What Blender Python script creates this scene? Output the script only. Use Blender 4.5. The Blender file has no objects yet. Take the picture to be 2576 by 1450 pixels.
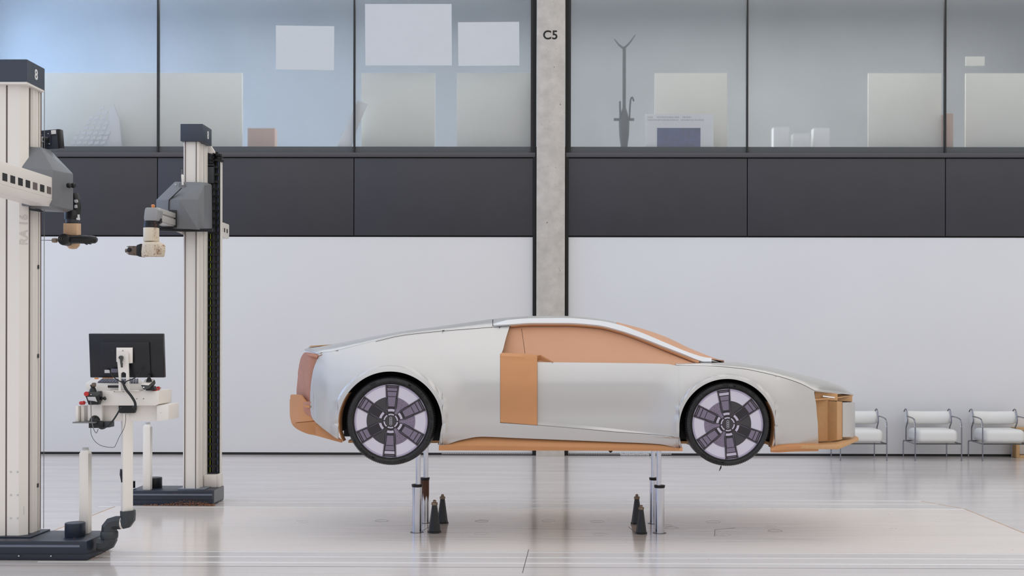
import bpy, bmesh, math, random
from mathutils import Vector, Matrix
random.seed(7)
SC = bpy.context.scene
COL = SC.collection
PI = math.pi

# ---------------------------------------------------------------- camera
F = 3000.0                       # focal length in pixels of the 2576 px wide frame
YAW, ROLL = 0.0068, 0.0019
CXP, CYP = 1350.6, 850.0
CAMZ = 1.6
M3 = Matrix.Rotation(YAW, 3, 'Z') @ Matrix.Rotation(PI/2, 3, 'X') @ Matrix.Rotation(ROLL, 3, 'Z')
cd = bpy.data.cameras.new('camera'); cam = bpy.data.objects.new('camera', cd); COL.objects.link(cam)
cd.sensor_width = 36; cd.lens = 36*F/2576
cd.shift_x = -(CXP-1288)/2576; cd.shift_y = (CYP-725)/2576
cam.matrix_world = Matrix.Translation((0, 0, CAMZ)) @ M3.to_4x4()
SC.camera = cam
SC.view_settings.view_transform = 'Standard'; SC.view_settings.look = 'None'
SC.view_settings.gamma = 1; SC.view_settings.use_curve_mapping = False
SC.view_settings.exposure = 0.0
SC.cycles.use_denoising = True
SC.cycles.max_bounces = 8; SC.cycles.diffuse_bounces = 3; SC.cycles.glossy_bounces = 3
SC.cycles.transmission_bounces = 6; SC.cycles.caustics_refractive = True; SC.cycles.caustics_reflective = False
SC.cycles.sample_clamp_indirect = 4

def P(px, py, Y):
    """world point seen at photo pixel (px, py) on the plane y = Y"""
    d = M3 @ Vector(((px-CXP)/F, -(py-CYP)/F, -1))
    t = Y/d.y
    return Vector((d.x*t, Y, CAMZ+d.z*t))
def PXX(px, Y, py=850): return P(px, py, Y).x
def PZZ(py, Y, px=1371): return P(px, py, Y).z

def lin(c):
    return tuple((v/255/12.92 if v/255 <= .04045 else ((v/255+.055)/1.055)**2.4) for v in c)

# ---------------------------------------------------------------- daylight of the hall (white roof light, bluish from the left)
W = bpy.data.worlds.new('world'); SC.world = W; W.use_nodes = True
nt = W.node_tree; nt.nodes.clear()
def N(nt, t, **kw):
    n = nt.nodes.new(t)
    for k, v in kw.items():
        if k in n.inputs: n.inputs[k].default_value = v
        else: setattr(n, k, v)
    return n
tc = N(nt, 'ShaderNodeTexCoord'); sp = N(nt, 'ShaderNodeSeparateXYZ'); nt.links.new(tc.outputs['Generated'], sp.inputs[0])
rz = N(nt, 'ShaderNodeValToRGB'); e = rz.color_ramp.elements
e[0].position = 0.0; e[0].color = (.30, .30, .30, 1); e[1].position = 1.0; e[1].color = (1.0, 1.0, 1.0, 1)
for pos, v in ((.46, .46), (.53, .58), (.66, .92)):
    x = e.new(pos); x.color = (v, v, v, 1)
mz = N(nt, 'ShaderNodeMapRange'); mz.inputs['From Min'].default_value = -1; mz.inputs['From Max'].default_value = 1
nt.links.new(sp.outputs['Z'], mz.inputs['Value']); nt.links.new(mz.outputs[0], rz.inputs[0])
rx = N(nt, 'ShaderNodeValToRGB'); e = rx.color_ramp.elements
e[0].position = 0.0; e[0].color = (.78, .98, 1.38, 1); e[1].position = 1.0; e[1].color = (1.0, .985, .95, 1)
x = e.new(.42); x.color = (1.0, .99, .985, 1)
mx = N(nt, 'ShaderNodeMapRange'); mx.inputs['From Min'].default_value = -1; mx.inputs['From Max'].default_value = 1
nt.links.new(sp.outputs['X'], mx.inputs['Value']); nt.links.new(mx.outputs[0], rx.inputs[0])
mm = N(nt, 'ShaderNodeMix', data_type='RGBA', blend_type='MULTIPLY'); mm.inputs[0].default_value = 1
nt.links.new(rz.outputs[0], mm.inputs[6]); nt.links.new(rx.outputs[0], mm.inputs[7])
bg = N(nt, 'ShaderNodeBackground', Strength=1.12); nt.links.new(mm.outputs[2], bg.inputs[0])
wo = N(nt, 'ShaderNodeOutputWorld'); nt.links.new(bg.outputs[0], wo.inputs[0])

def area(name, loc, rot, sx, sy, power, col):
    l = bpy.data.lights.new(name, 'AREA'); l.shape = 'RECTANGLE'; l.size = sx; l.size_y = sy; l.energy = power; l.color = col
    o = bpy.data.objects.new(name, l); COL.objects.link(o); o.location = loc; o.rotation_euler = rot
    return o
# area lights added to light the room behind the frosted glass, bluish one left
area('upper_room_fill_light', (-4.2, 17.8, 6.95), (0, 0, 0), 7, 1.2, 200, (.86, .93, 1))
area('upper_room_fill_light', (3.8, 17.8, 6.95), (0, 0, 0), 8, 1.2, 215, (1, .965, .89))
area('upper_room_blue_fill', (-9.4, 17.8, 5.6), (0, -PI/2, 0), 2.6, 2.6, 290, (.46, .68, 1))
area('hall_window_light_left', (-12.5, 12.5, 4.6), (0, -PI/2, 0), 5.5, 5, 130, (.34, .55, 1))

# ---------------------------------------------------------------- materials
MATS = {}
def mat(name, col, rough=.5, metal=0.0, spec=.5, mottle=0.0, mscale=6.0, bump=0.0, bscale=40.0, speck=None, coat=0.0, aniso_z=1.0):
    """procedural Principled material: base colour with soft mottling, optional specks (colour, threshold, scale) and fine bump"""
    m = bpy.data.materials.new(name); m.use_nodes = True
    nt = m.node_tree; b = nt.nodes['Principled BSDF']
    c = lin(col)
    b.inputs['Base Color'].default_value = (*c, 1); b.inputs['Roughness'].default_value = rough
    b.inputs['Metallic'].default_value = metal; b.inputs['Specular IOR Level'].default_value = spec
    b.inputs['Coat Weight'].default_value = coat
    tc = N(nt, 'ShaderNodeTexCoord'); mp = N(nt, 'ShaderNodeMapping'); mp.inputs['Scale'].default_value = (1, 1, aniso_z)
    nt.links.new(tc.outputs['Object'], mp.inputs[0])
    out = None
    n1 = N(nt, 'ShaderNodeTexNoise', Scale=mscale, Detail=5.0, Roughness=.6); nt.links.new(mp.outputs[0], n1.inputs['Vector'])
    r1 = N(nt, 'ShaderNodeValToRGB'); k = max(mottle, .015)
    r1.color_ramp.elements[0].position = .3; r1.color_ramp.elements[0].color = (*[v*(1-k) for v in c], 1)
    r1.color_ramp.elements[1].position = .7; r1.color_ramp.elements[1].color = (*[min(1, v*(1+k)) for v in c], 1)
    nt.links.new(n1.outputs['Fac'], r1.inputs[0]); out = r1.outputs[0]
    if speck:
        sc_, th, ss = speck
        n2 = N(nt, 'ShaderNodeTexNoise', Scale=ss, Detail=3.0, Roughness=.7); nt.links.new(tc.outputs['Object'], n2.inputs['Vector'])
        r2 = N(nt, 'ShaderNodeValToRGB'); r2.color_ramp.elements[0].position = th; r2.color_ramp.elements[1].position = th+.025
        nt.links.new(n2.outputs['Fac'], r2.inputs[0])
        mx = N(nt, 'ShaderNodeMix', data_type='RGBA'); nt.links.new(r2.outputs[0], mx.inputs[0]); nt.links.new(out, mx.inputs[6])
        mx.inputs[7].default_value = (*lin(sc_), 1); out = mx.outputs[2]
    nt.links.new(out, b.inputs['Base Color'])
    if bump:
        n3 = N(nt, 'ShaderNodeTexNoise', Scale=bscale, Detail=3.0); nt.links.new(tc.outputs['Object'], n3.inputs['Vector'])
        bp = N(nt, 'ShaderNodeBump', Strength=bump, Distance=.01); nt.links.new(n3.outputs['Fac'], bp.inputs['Height'])
        nt.links.new(bp.outputs[0], b.inputs['Normal'])
    MATS[name] = m
    return m
m_wall = mat('white_wall_film', (226, 226, 228), .55, mottle=.012, mscale=.7)
m_panel = mat('dark_wall_panel', (57, 56, 62), .42, spec=.5, mottle=.05, mscale=3, bump=.12, bscale=300)
m_sill = mat('sill_metal', (84, 82, 86), .38, metal=.2)
m_black = mat('black_gap', (10, 10, 11), .6)
m_frame = mat('window_frame_black', (26, 26, 28), .45)
m_base = mat('skirting_black', (22, 22, 24), .5)
m_conc = mat('concrete', (203, 197, 189), .75, mottle=.12, mscale=7, bump=.25, bscale=30, speck=((120, 108, 90), .70, 18))
m_upwall = mat('upper_room_wall', (139, 144, 150), .8, mottle=.12, mscale=.6)
m_upfloor = mat('upper_room_floor', (212, 212, 208), .6)
m_board = mat('pinboard_white', (250, 249, 238), .7)
m_paper = mat('paper_white', (250, 252, 253), .7)
m_sheet = mat('sheet_white', (216, 221, 225), .6)
m_darkpic = mat('picture_blue', (40, 60, 122), .5, mottle=.5, mscale=14)
m_peach = mat('peach_board', (206, 170, 150), .7)
m_umb = mat('grey_plastic', (70, 72, 70), .6)
m_silver = mat('silver_film', (208, 206, 204), .33, metal=.6, mottle=.01, mscale=2)
m_silver_lt = mat('silver_film_bright', (226, 227, 228), .38, metal=.15)
m_card = mat('brown_modelling_board', (206, 146, 98), .62, mottle=.03, mscale=5)
m_cardw = mat('brown_window_board', (206, 154, 120), .55, mottle=.02, mscale=4)
m_clay = mat('pinkish_clay', (188, 134, 114), .6, mottle=.06, mscale=12, bump=.1, bscale=20)
m_mdf = mat('tan_cardboard', (202, 156, 108), .7, mottle=.05, mscale=30)
m_seam = mat('seam_dark', (52, 52, 54), .5)
m_tyre = mat('tyre_rubber', (40, 39, 40), .48, spec=.4, mottle=.3, mscale=40, speck=((74, 72, 70), .73, 160), bump=.2, bscale=120)
m_tread = mat('tyre_letters', (9, 9, 10), .35)
m_liner = mat('arch_liner_black', (7, 7, 8), .7, speck=((60, 60, 60), .76, 90))
m_rimw = mat('wheel_print_white', (214, 208, 220), .5)
m_riml = mat('wheel_print_lilac', (176, 166, 190), .45)
m_discl = mat('brake_disc_lilac', (126, 114, 134), .4, mottle=.12, mscale=9)
m_discd = mat('brake_disc_dark', (62, 58, 62), .45, mottle=.1, mscale=9, speck=((150, 145, 150), .74, 80))
m_spoke = mat('spoke_dark', (38, 33, 40), .38, speck=((140, 135, 140), .78, 80))
m_spokeg = mat('spoke_grey_lilac', (124, 113, 132), .4)
m_spokel = mat('spoke_light', (196, 187, 204), .35)
m_chrome = mat('polished_steel', (205, 205, 212), .12, metal=1)
m_chsteel = mat('chair_chrome', (142, 142, 150), .22, metal=1)
m_rust = mat('rusty_steel', (92, 62, 44), .4, metal=.5, mottle=.5, mscale=22)
m_cone = mat('cone_black', (19, 19, 23), .38, speck=((190, 160, 130), .69, 120))
m_brass = mat('nut_bronze', (150, 134, 118), .35, metal=.6)
m_rwhite = mat('machine_cream_paint', (238, 232, 225), .42, mottle=.012, mscale=3)
m_rgroove = mat('machine_groove', (104, 92, 90), .5)
m_alu = mat('ram_aluminium', (206, 204, 200), .35, metal=.3)
m_navy = mat('machine_base_navy', (36, 43, 58), .38, mottle=.05, mscale=20, speck=((170, 130, 100), .775, 90))
m_navyl = mat('base_stripe', (104, 112, 126), .35)
m_box = mat('headbox_slate', (58, 66, 80), .48, mottle=.05, mscale=80)
m_grey = mat('housing_grey', (118, 120, 124), .46, mottle=.03, mscale=50, bump=.05, bscale=200)
m_dk = mat('plastic_black', (20, 20, 23), .38)
m_dkblue = mat('display_blue_black', (34, 40, 58), .4)
m_white = mat('marking_white', (236, 236, 236), .5)
m_textblk = mat('marking_black', (16, 16, 17), .6)
m_cream = mat('head_cream', (226, 212, 190), .42, speck=((176, 120, 82), .70, 60))
m_hgrey = mat('head_grey', (158, 158, 160), .45)
m_chipdirty = mat('head_cream_dirty', (220, 206, 184), .42, speck=((150, 100, 68), .60, 45))
m_tan = mat('tool_block_tan', (214, 176, 140), .5, mottle=.06, mscale=20)
m_brown = mat('spindle_brown', (112, 96, 84), .4, metal=.3)
m_orange = mat('cap_orange', (230, 150, 90), .4)
m_chip = mat('wood_chip', (176, 122, 86), .7, mottle=.3, mscale=60)
m_joint = mat('joint_charcoal', (54, 58, 62), .45, mottle=.05, mscale=20)
m_mon = mat('monitor_black', (24, 24, 30), .32)
m_red = mat('red_plastic', (196, 50, 48), .3)
m_keys = mat('key_grey', (96, 96, 112), .5)
m_yellow = mat('cable_yellow', (196, 214, 60), .5)
m_blue = mat('cable_blue', (96, 112, 150), .5)
m_gcable = mat('cable_grey', (120, 120, 120), .5)
m_leather = mat('white_leather', (224, 223, 220), .42, mottle=.01)
m_oak = mat('oak_block', (198, 160, 112), .55, mottle=.08, mscale=4, aniso_z=8)
m_lineW = mat('inlay_white', (246, 246, 244), .35)
m_lineO = mat('seam_orange', (196, 166, 138), .45, mottle=.15, mscale=12)
m_scratch = mat('floor_mark_dark', (96, 90, 88), .4)
m_slotd = mat('slot_dark', (26, 26, 28), .5)
m_grille = mat('grille_grey', (196, 196, 196), .4)

def rusty_steel():
    m = bpy.data.materials.new('steel_rust_run_down'); m.use_nodes = True; nt = m.node_tree; b = nt.nodes['Principled BSDF']
    tc = N(nt, 'ShaderNodeTexCoord'); mp = N(nt, 'ShaderNodeMapping'); mp.inputs['Scale'].default_value = (1, 1, .12); nt.links.new(tc.outputs['Object'], mp.inputs[0])
    n = N(nt, 'ShaderNodeTexNoise', Scale=60.0, Detail=3.0); nt.links.new(mp.outputs[0], n.inputs['Vector'])
    sp = N(nt, 'ShaderNodeSeparateXYZ'); nt.links.new(tc.outputs['Object'], sp.inputs[0])
    a = N(nt, 'ShaderNodeMath', operation='MULTIPLY_ADD'); nt.links.new(n.outputs['Fac'], a.inputs[0]); a.inputs[1].default_value = .30; nt.links.new(sp.outputs['Z'], a.inputs[2])
    r = N(nt, 'ShaderNodeMapRange'); r.inputs['From Min'].default_value = .36; r.inputs['From Max'].default_value = .39; nt.links.new(a.outputs[0], r.inputs[0])
    mx = N(nt, 'ShaderNodeMix', data_type='RGBA'); nt.links.new(r.outputs[0], mx.inputs[0]); mx.inputs[6].default_value = (*lin((205, 205, 212)), 1); mx.inputs[7].default_value = (*lin((92, 62, 44)), 1)
    nt.links.new(mx.outputs[2], b.inputs['Base Color'])
    r2 = N(nt, 'ShaderNodeMapRange'); nt.links.new(r.outputs[0], r2.inputs[0]); r2.inputs['To Min'].default_value = 1; r2.inputs['To Max'].default_value = .4; nt.links.new(r2.outputs[0], b.inputs['Metallic'])
    r3 = N(nt, 'ShaderNodeMapRange'); nt.links.new(r.outputs[0], r3.inputs[0]); r3.inputs['To Min'].default_value = .12; r3.inputs['To Max'].default_value = .45; nt.links.new(r3.outputs[0], b.inputs['Roughness'])
    return m
m_rustrun = rusty_steel()
# floor: polished coated screed, pinkish plate field between the rails, drag marks, specks
def floor_mat():
    m = bpy.data.materials.new('polished_floor'); m.use_nodes = True; nt = m.node_tree; b = nt.nodes['Principled BSDF']
    tc = N(nt, 'ShaderNodeTexCoord')
    mp = N(nt, 'ShaderNodeMapping'); mp.inputs['Scale'].default_value = (.35, 2.2, 1); nt.links.new(tc.outputs['Object'], mp.inputs[0])
    n1 = N(nt, 'ShaderNodeTexNoise', Scale=1.6, Detail=8.0, Roughness=.62); nt.links.new(mp.outputs[0], n1.inputs['Vector'])
    r1 = N(nt, 'ShaderNodeValToRGB')
    r1.color_ramp.elements[0].position = .25; r1.color_ramp.elements[0].color = (*lin((200, 193, 190)), 1)
    r1.color_ramp.elements[1].position = .75; r1.color_ramp.elements[1].color = (*lin((220, 213, 209)), 1)
    nt.links.new(n1.outputs['Fac'], r1.inputs[0]); out = r1.outputs[0]
    def band(out, axis, lo, hi, soft, fac, colr):
        s = N(nt, 'ShaderNodeSeparateXYZ'); nt.links.new(tc.outputs['Object'], s.inputs[0])
        a = N(nt, 'ShaderNodeMapRange', interpolation_type='SMOOTHSTEP'); a.inputs['From Min'].default_value = lo-soft; a.inputs['From Max'].default_value = lo+soft
        c = N(nt, 'ShaderNodeMapRange', interpolation_type='SMOOTHSTEP'); c.inputs['From Min'].default_value = hi+soft; c.inputs['From Max'].default_value = hi-soft
        nt.links.new(s.outputs[axis], a.inputs[0]); nt.links.new(s.outputs[axis], c.inputs[0])
        u = N(nt, 'ShaderNodeMath', operation='MULTIPLY'); nt.links.new(a.outputs[0], u.inputs[0]); nt.links.new(c.outputs[0], u.inputs[1])
        return u.outputs[0]
    u = band(out, 'Y', 8.9, 11.2, .02, 1, None); v = band(out, 'X', -4.05, 3.94, .02, 1, None)
    w = N(nt, 'ShaderNodeMath', operation='MULTIPLY'); nt.links.new(u, w.inputs[0]); nt.links.new(v, w.inputs[1])
    w2 = N(nt, 'ShaderNodeMath', operation='MULTIPLY'); nt.links.new(w.outputs[0], w2.inputs[0]); w2.inputs[1].default_value = .7
    mx = N(nt, 'ShaderNodeMix', data_type='RGBA'); nt.links.new(w2.outputs[0], mx.inputs[0]); nt.links.new(out, mx.inputs[6]); mx.inputs[7].default_value = (*lin((238, 226, 215)), 1)
    out = mx.outputs[2]
    # long thin drag marks
    mp2 = N(nt, 'ShaderNodeMapping'); mp2.inputs['Scale'].default_value = (.25, 14, 1); mp2.inputs['Rotation'].default_value = (0, 0, .03)
    nt.links.new(tc.outputs['Object'], mp2.inputs[0])
    n2 = N(nt, 'ShaderNodeTexNoise', Scale=3.0, Detail=6.0, Roughness=.75); nt.links.new(mp2.outputs[0], n2.inputs['Vector'])
    r2 = N(nt, 'ShaderNodeValToRGB'); r2.color_ramp.elements[0].position = .44; r2.color_ramp.elements[1].position = .60
    nt.links.new(n2.outputs['Fac'], r2.inputs[0])
    k = N(nt, 'ShaderNodeMath', operation='MULTIPLY'); nt.links.new(r2.outputs[0], k.inputs[0]); k.inputs[1].default_value = .8
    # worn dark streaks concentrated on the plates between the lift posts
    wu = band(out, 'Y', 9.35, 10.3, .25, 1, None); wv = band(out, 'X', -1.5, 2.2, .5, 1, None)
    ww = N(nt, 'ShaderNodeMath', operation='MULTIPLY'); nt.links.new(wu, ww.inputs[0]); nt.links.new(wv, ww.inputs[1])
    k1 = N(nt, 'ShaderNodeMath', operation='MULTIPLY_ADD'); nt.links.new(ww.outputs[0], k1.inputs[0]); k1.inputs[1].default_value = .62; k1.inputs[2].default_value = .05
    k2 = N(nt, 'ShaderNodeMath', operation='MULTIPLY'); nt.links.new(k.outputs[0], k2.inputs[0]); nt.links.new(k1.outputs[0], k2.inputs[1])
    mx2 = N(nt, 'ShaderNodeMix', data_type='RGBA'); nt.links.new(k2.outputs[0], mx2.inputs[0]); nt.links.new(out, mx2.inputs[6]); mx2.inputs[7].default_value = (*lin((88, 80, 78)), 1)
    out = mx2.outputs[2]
    # tiny dark debris specks
    n4 = N(nt, 'ShaderNodeTexVoronoi', Scale=7.0); nt.links.new(tc.outputs['Object'], n4.inputs['Vector'])
    r4 = N(nt, 'ShaderNodeValToRGB'); r4.color_ramp.elements[0].position = .018; r4.color_ramp.elements[0].color = (.7, .7, .7, 1); r4.color_ramp.elements[1].position = .035; r4.color_ramp.elements[1].color = (0, 0, 0, 1)
    nt.links.new(n4.outputs['Distance'], r4.inputs[0])
    mx4 = N(nt, 'ShaderNodeMix', data_type='RGBA'); nt.links.new(r4.outputs[0], mx4.inputs[0]); nt.links.new(out, mx4.inputs[6]); mx4.inputs[7].default_value = (*lin((104, 96, 92)), 1)
    out = mx4.outputs[2]
    nt.links.new(out, b.inputs['Base Color'])
    r3 = N(nt, 'ShaderNodeMapRange'); r3.inputs['To Min'].default_value = .10; r3.inputs['To Max'].default_value = .19
    nt.links.new(n1.outputs['Fac'], r3.inputs[0]); nt.links.new(r3.outputs[0], b.inputs['Roughness'])
    b.inputs['Specular IOR Level'].default_value = .5
    n5 = N(nt, 'ShaderNodeTexNoise', Scale=5.0, Detail=4.0); nt.links.new(mp.outputs[0], n5.inputs['Vector'])
    bp = N(nt, 'ShaderNodeBump', Strength=.03, Distance=.02); nt.links.new(n5.outputs['Fac'], bp.inputs['Height']); nt.links.new(bp.outputs[0], b.inputs['Normal'])
    return m
m_floor = floor_mat()

def glass_mat():
    m = bpy.data.materials.new('frosted_glass'); m.use_nodes = True; nt = m.node_tree; nt.nodes.clear()
    g = N(nt, 'ShaderNodeBsdfPrincipled'); g.inputs['Base Color'].default_value = (1, 1, 1, 1); g.inputs['Roughness'].default_value = .2
    g.inputs['Transmission Weight'].default_value = 1; g.inputs['IOR'].default_value = 1.2
    d = N(nt, 'ShaderNodeBsdfDiffuse'); d.inputs[0].default_value = (.66, .70, .74, 1)
    mx = N(nt, 'ShaderNodeMixShader'); mx.inputs[0].default_value = .15
    o = N(nt, 'ShaderNodeOutputMaterial'); nt.links.new(g.outputs[0], mx.inputs[1]); nt.links.new(d.outputs[0], mx.inputs[2]); nt.links.new(mx.outputs[0], o.inputs[0])
    return m
m_glass = glass_mat()

# ---------------------------------------------------------------- mesh builder
class MB:
    def __init__(s): s.v = []; s.f = []
    def add(s, vs, fs):
        o = len(s.v); s.v += [Vector(v) for v in vs]; s.f += [tuple(i+o for i in f) for f in fs]; return s
    def box(s, x0, x1, y0, y1, z0, z1):
        return s.hexa([(x0, y0, z0), (x1, y0, z0), (x1, y1, z0), (x0, y1, z0)], [(x0, y0, z1), (x1, y0, z1), (x1, y1, z1), (x0, y1, z1)])
    def hexa(s, a, b):
        n = len(a); vs = list(a)+list(b)
        fs = [tuple(reversed(range(n))), tuple(range(n, 2*n))]+[(i, (i+1) % n, n+(i+1) % n, n+i) for i in range(n)]
        return s.add(vs, fs)
    def obox(s, c, sx, sy, sz, rz=0, rx=0, ry=0):
        m = Matrix.Translation(c) @ Matrix.Rotation(rz, 4, 'Z') @ Matrix.Rotation(ry, 4, 'Y') @ Matrix.Rotation(rx, 4, 'X')
        q = lambda x, y, z: m @ Vector((x*sx/2, y*sy/2, z*sz/2))
        return s.hexa([q(-1, -1, -1), q(1, -1, -1), q(1, 1, -1), q(-1, 1, -1)], [q(-1, -1, 1), q(1, -1, 1), q(1, 1, 1), q(-1, 1, 1)])
    def prism(s, poly, z0, z1):            # poly of (x, y)
        return s.hexa([(x, y, z0) for x, y in poly], [(x, y, z1) for x, y in poly])
    def prismY(s, poly, y0, y1):           # poly of (x, z)
        return s.hexa([(x, y0, z) for x, z in poly], [(x, y1, z) for x, z in poly])
    def prismX(s, poly, x0, x1):           # poly of (y, z)
        return s.hexa([(x0, y, z) for y, z in poly], [(x1, y, z) for y, z in poly])
    def pix(s, poly, Y, d):                # outline in photo pixels at depth Y, extruded by d backwards
        a = [P(x, y, Y) for x, y in poly]
        return s.hexa(a, [v+Vector((0, d, 0)) for v in a])
    def lathe(s, prof, c, axis='Z', n=32, cap=True):   # prof: (r, h)
        c = Vector(c); vs = []
        for r, h in prof:
            for i in range(n):
                a = 2*PI*i/n
                p = {'Z': (r*math.cos(a), r*math.sin(a), h), 'Y': (r*math.cos(a), h, r*math.sin(a)), 'X': (h, r*math.cos(a), r*math.sin(a))}[axis]
                vs.append(c+Vector(p))
        fs = []
        for k in range(len(prof)-1):
            for i in range(n):
                j = (i+1) % n; fs.append((k*n+i, k*n+j, (k+1)*n+j, (k+1)*n+i))
        if cap:
            fs.append(tuple(range(n))); m = (len(prof)-1)*n; fs.append(tuple(range(m, m+n)))
        return s.add(vs, fs)
    def tube(s, pts, r, n=8, smooth=0, sq=False):
        pts = [Vector(p) for p in pts]
        if smooth: pts = crv(pts, smooth)
        rs = r if isinstance(r, (list, tuple)) else [r]*len(pts)
        if len(rs) != len(pts):
            k_ = (len(rs)-1)/(len(pts)-1); rs = [rs[int(i*k_)]+(rs[min(int(i*k_)+1, len(rs)-1)]-rs[int(i*k_)])*(i*k_-int(i*k_)) for i in range(len(pts))]
        up = None; vs = []
        for k, p in enumerate(pts):
            t = (pts[min(k+1, len(pts)-1)]-pts[max(k-1, 0)]).normalized()
            if up is None:
                up = Vector((0, 0, 1)) if abs(t.z) < .9 else Vector((0, 1, 0))
            x = t.cross(up).normalized(); up = x.cross(t).normalized()
            for i in range(n):
                a = 2*PI*(i+(.5 if sq else 0))/n
                vs.append(p+(x*math.cos(a)+up*math.sin(a))*rs[k])
        fs = []
        for k in range(len(pts)-1):
            for i in range(n):
                j = (i+1) % n; fs.append((k*n+i, k*n+j, (k+1)*n+j, (k+1)*n+i))
        fs.append(tuple(range(n))); m = (len(pts)-1)*n; fs.append(tuple(range(m, m+n)))
        return s.add(vs, fs)
    def build(s, name, m, parent=None, bevel=0, seg=2, solid=0, smooth=True, ang=32, mirror=None):
        if getattr(s, 'far', None) is not None:
            s.far.build(name, m, parent, bevel, seg, -solid if False else solid, smooth, ang)
        off = Vector((0, 0, 0)); q = parent
        while q is not None: off += q.location; q = q.parent
        me = bpy.data.meshes.new(name); me.from_pydata([v-off for v in s.v], [], s.f)
        bm = bmesh.new(); bm.from_mesh(me)
        bmesh.ops.remove_doubles(bm, verts=bm.verts, dist=1e-5)
        bmesh.ops.recalc_face_normals(bm, faces=bm.faces)
        if bevel:
            ed = [e for e in bm.edges if len(e.link_faces) == 2 and e.calc_face_angle(0) > .5]
            bmesh.ops.bevel(bm, geom=ed, offset=bevel, segments=seg, profile=.5, affect='EDGES', clamp_overlap=True)
        if solid:
            bmesh.ops.solidify(bm, geom=bm.faces[:], thickness=solid)
        bm.to_mesh(me); bm.free()
        if smooth:
            me.shade_smooth(); me.set_sharp_from_angle(angle=math.radians(ang))
        me.materials.append(m)
        o = bpy.data.objects.new(name, me); COL.objects.link(o)
        if parent is not None: o.parent = parent
        return o
def crv(pts, k):
    out = []
    n = len(pts)
    for i in range(n-1):
        p0, p1, p2, p3 = pts[max(i-1, 0)], pts[i], pts[i+1], pts[min(i+2, n-1)]
        for j in range(k):
            t = j/k
            out.append(.5*((2*p1)+(-p0+p2)*t+(2*p0-5*p1+4*p2-p3)*t*t+(-p0+3*p1-3*p2+p3)*t**3))
    out.append(pts[-1]); return out
def hull(pts, name, m, parent, bevel=.004, seg=2):
    off = Vector((0, 0, 0)); q = parent
    while q is not None: off += q.location; q = q.parent
    bm = bmesh.new()
    for p in pts: bm.verts.new(Vector(p)-off)
    r = bmesh.ops.convex_hull(bm, input=bm.verts)
    bmesh.ops.delete(bm, geom=[g for g in r['geom_interior'] if isinstance(g, bmesh.types.BMVert)], context='VERTS')
    bmesh.ops.dissolve_limit(bm, angle_limit=.06, verts=bm.verts, edges=bm.edges)
    bmesh.ops.recalc_face_normals(bm, faces=bm.faces)
    if bevel: bmesh.ops.bevel(bm, geom=bm.edges[:], offset=bevel, segments=seg, profile=.5, affect='EDGES', clamp_overlap=True)
    me = bpy.data.meshes.new(name); bm.to_mesh(me); bm.free(); me.shade_smooth(); me.set_sharp_from_angle(angle=.5); me.materials.append(m)
    o = bpy.data.objects.new(name, me); COL.objects.link(o); o.parent = parent
    return o
def tag(o, label, cat, group=None, kind=None):
    o['label'] = label; o['category'] = cat
    if group: o['group'] = group
    if kind: o['kind'] = kind
    return o
def thing(name, loc, label, cat, group=None):
    o = bpy.data.objects.new(name, None); COL.objects.link(o); o.location = Vector(loc); o.empty_display_size = .1
    return tag(o, label, cat, group)
def structure(o): o['kind'] = 'structure'; return o
def copy_tree(o, parent=None):
    c = o.copy(); COL.objects.link(c)
    if parent is not None: c.parent = parent
    for ch in o.children: copy_tree(ch, c)
    return c
def text_mb(s, size, depth, origin, right, up, align='CENTER', outline=False, font_sx=1.0, bold=0.0):
    """flat lettering as mesh: origin centre, right / up unit vectors"""
    cu = bpy.data.curves.new('lettering', 'FONT'); cu.body = s; cu.size = size; cu.align_x = align; cu.align_y = 'CENTER'
    if outline: cu.fill_mode = 'NONE'; cu.bevel_depth = size*.006; cu.bevel_resolution = 0
    else: cu.extrude = depth; cu.offset = bold*size
    cu.space_character = 1.05
    o = bpy.data.objects.new('lettering', cu); COL.objects.link(o)
    bpy.context.view_layer.update()
    me = bpy.data.meshes.new_from_object(o.evaluated_get(bpy.context.evaluated_depsgraph_get()))
    right = Vector(right).normalized(); up = Vector(up).normalized(); nrm = right.cross(up)
    mb = MB(); mb.add([Vector(origin)+right*(v.co.x*font_sx)+up*v.co.y+nrm*v.co.z for v in me.vertices], [tuple(p.vertices) for p in me.polygons])
    bpy.data.objects.remove(o); bpy.data.curves.remove(cu); bpy.data.meshes.remove(me)
    return mb

# pchip interpolation
def pc(pts):
    xs = [p[0] for p in pts]; ys = [p[1] for p in pts]; n = len(xs)
    h = [xs[i+1]-xs[i] for i in range(n-1)]; d = [(ys[i+1]-ys[i])/h[i] for i in range(n-1)]
    m = [d[0]]+[0 if d[i-1]*d[i] <= 0 else 3*(h[i-1]+h[i])/((2*h[i]+h[i-1])/d[i-1]+(h[i]+2*h[i-1])/d[i]) for i in range(1, n-1)]+[d[-1]]
    def f(x):
        if x <= xs[0]: return ys[0]
        if x >= xs[-1]: return ys[-1]
        i = 0
        while x > xs[i+1]: i += 1
        t = (x-xs[i])/h[i]
        return (2*t**3-3*t*t+1)*ys[i]+(t**3-2*t*t+t)*h[i]*m[i]+(-2*t**3+3*t*t)*ys[i+1]+(t**3-t*t)*h[i]*m[i+1]
    return f
def lp(pts):
    def f(x):
        if x <= pts[0][0]: return pts[0][1]
        for a, b in zip(pts, pts[1:]):
            if x <= b[0]: return a[1]+(b[1]-a[1])*(x-a[0])/(b[0]-a[0])
        return pts[-1][1]
    return f
def frange(a, b, n): return [a+(b-a)*i/(n-1) for i in range(n)]
def ss(a, b, x): t = max(0, min(1, (x-a)/(b-a))); return t*t*(3-2*t)

# ================================================================ the hall
WY = 16.2
structure(MB().box(-14, 14, -3, WY+.2, -.2, 0).build('floor', m_floor, smooth=False))
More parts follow.
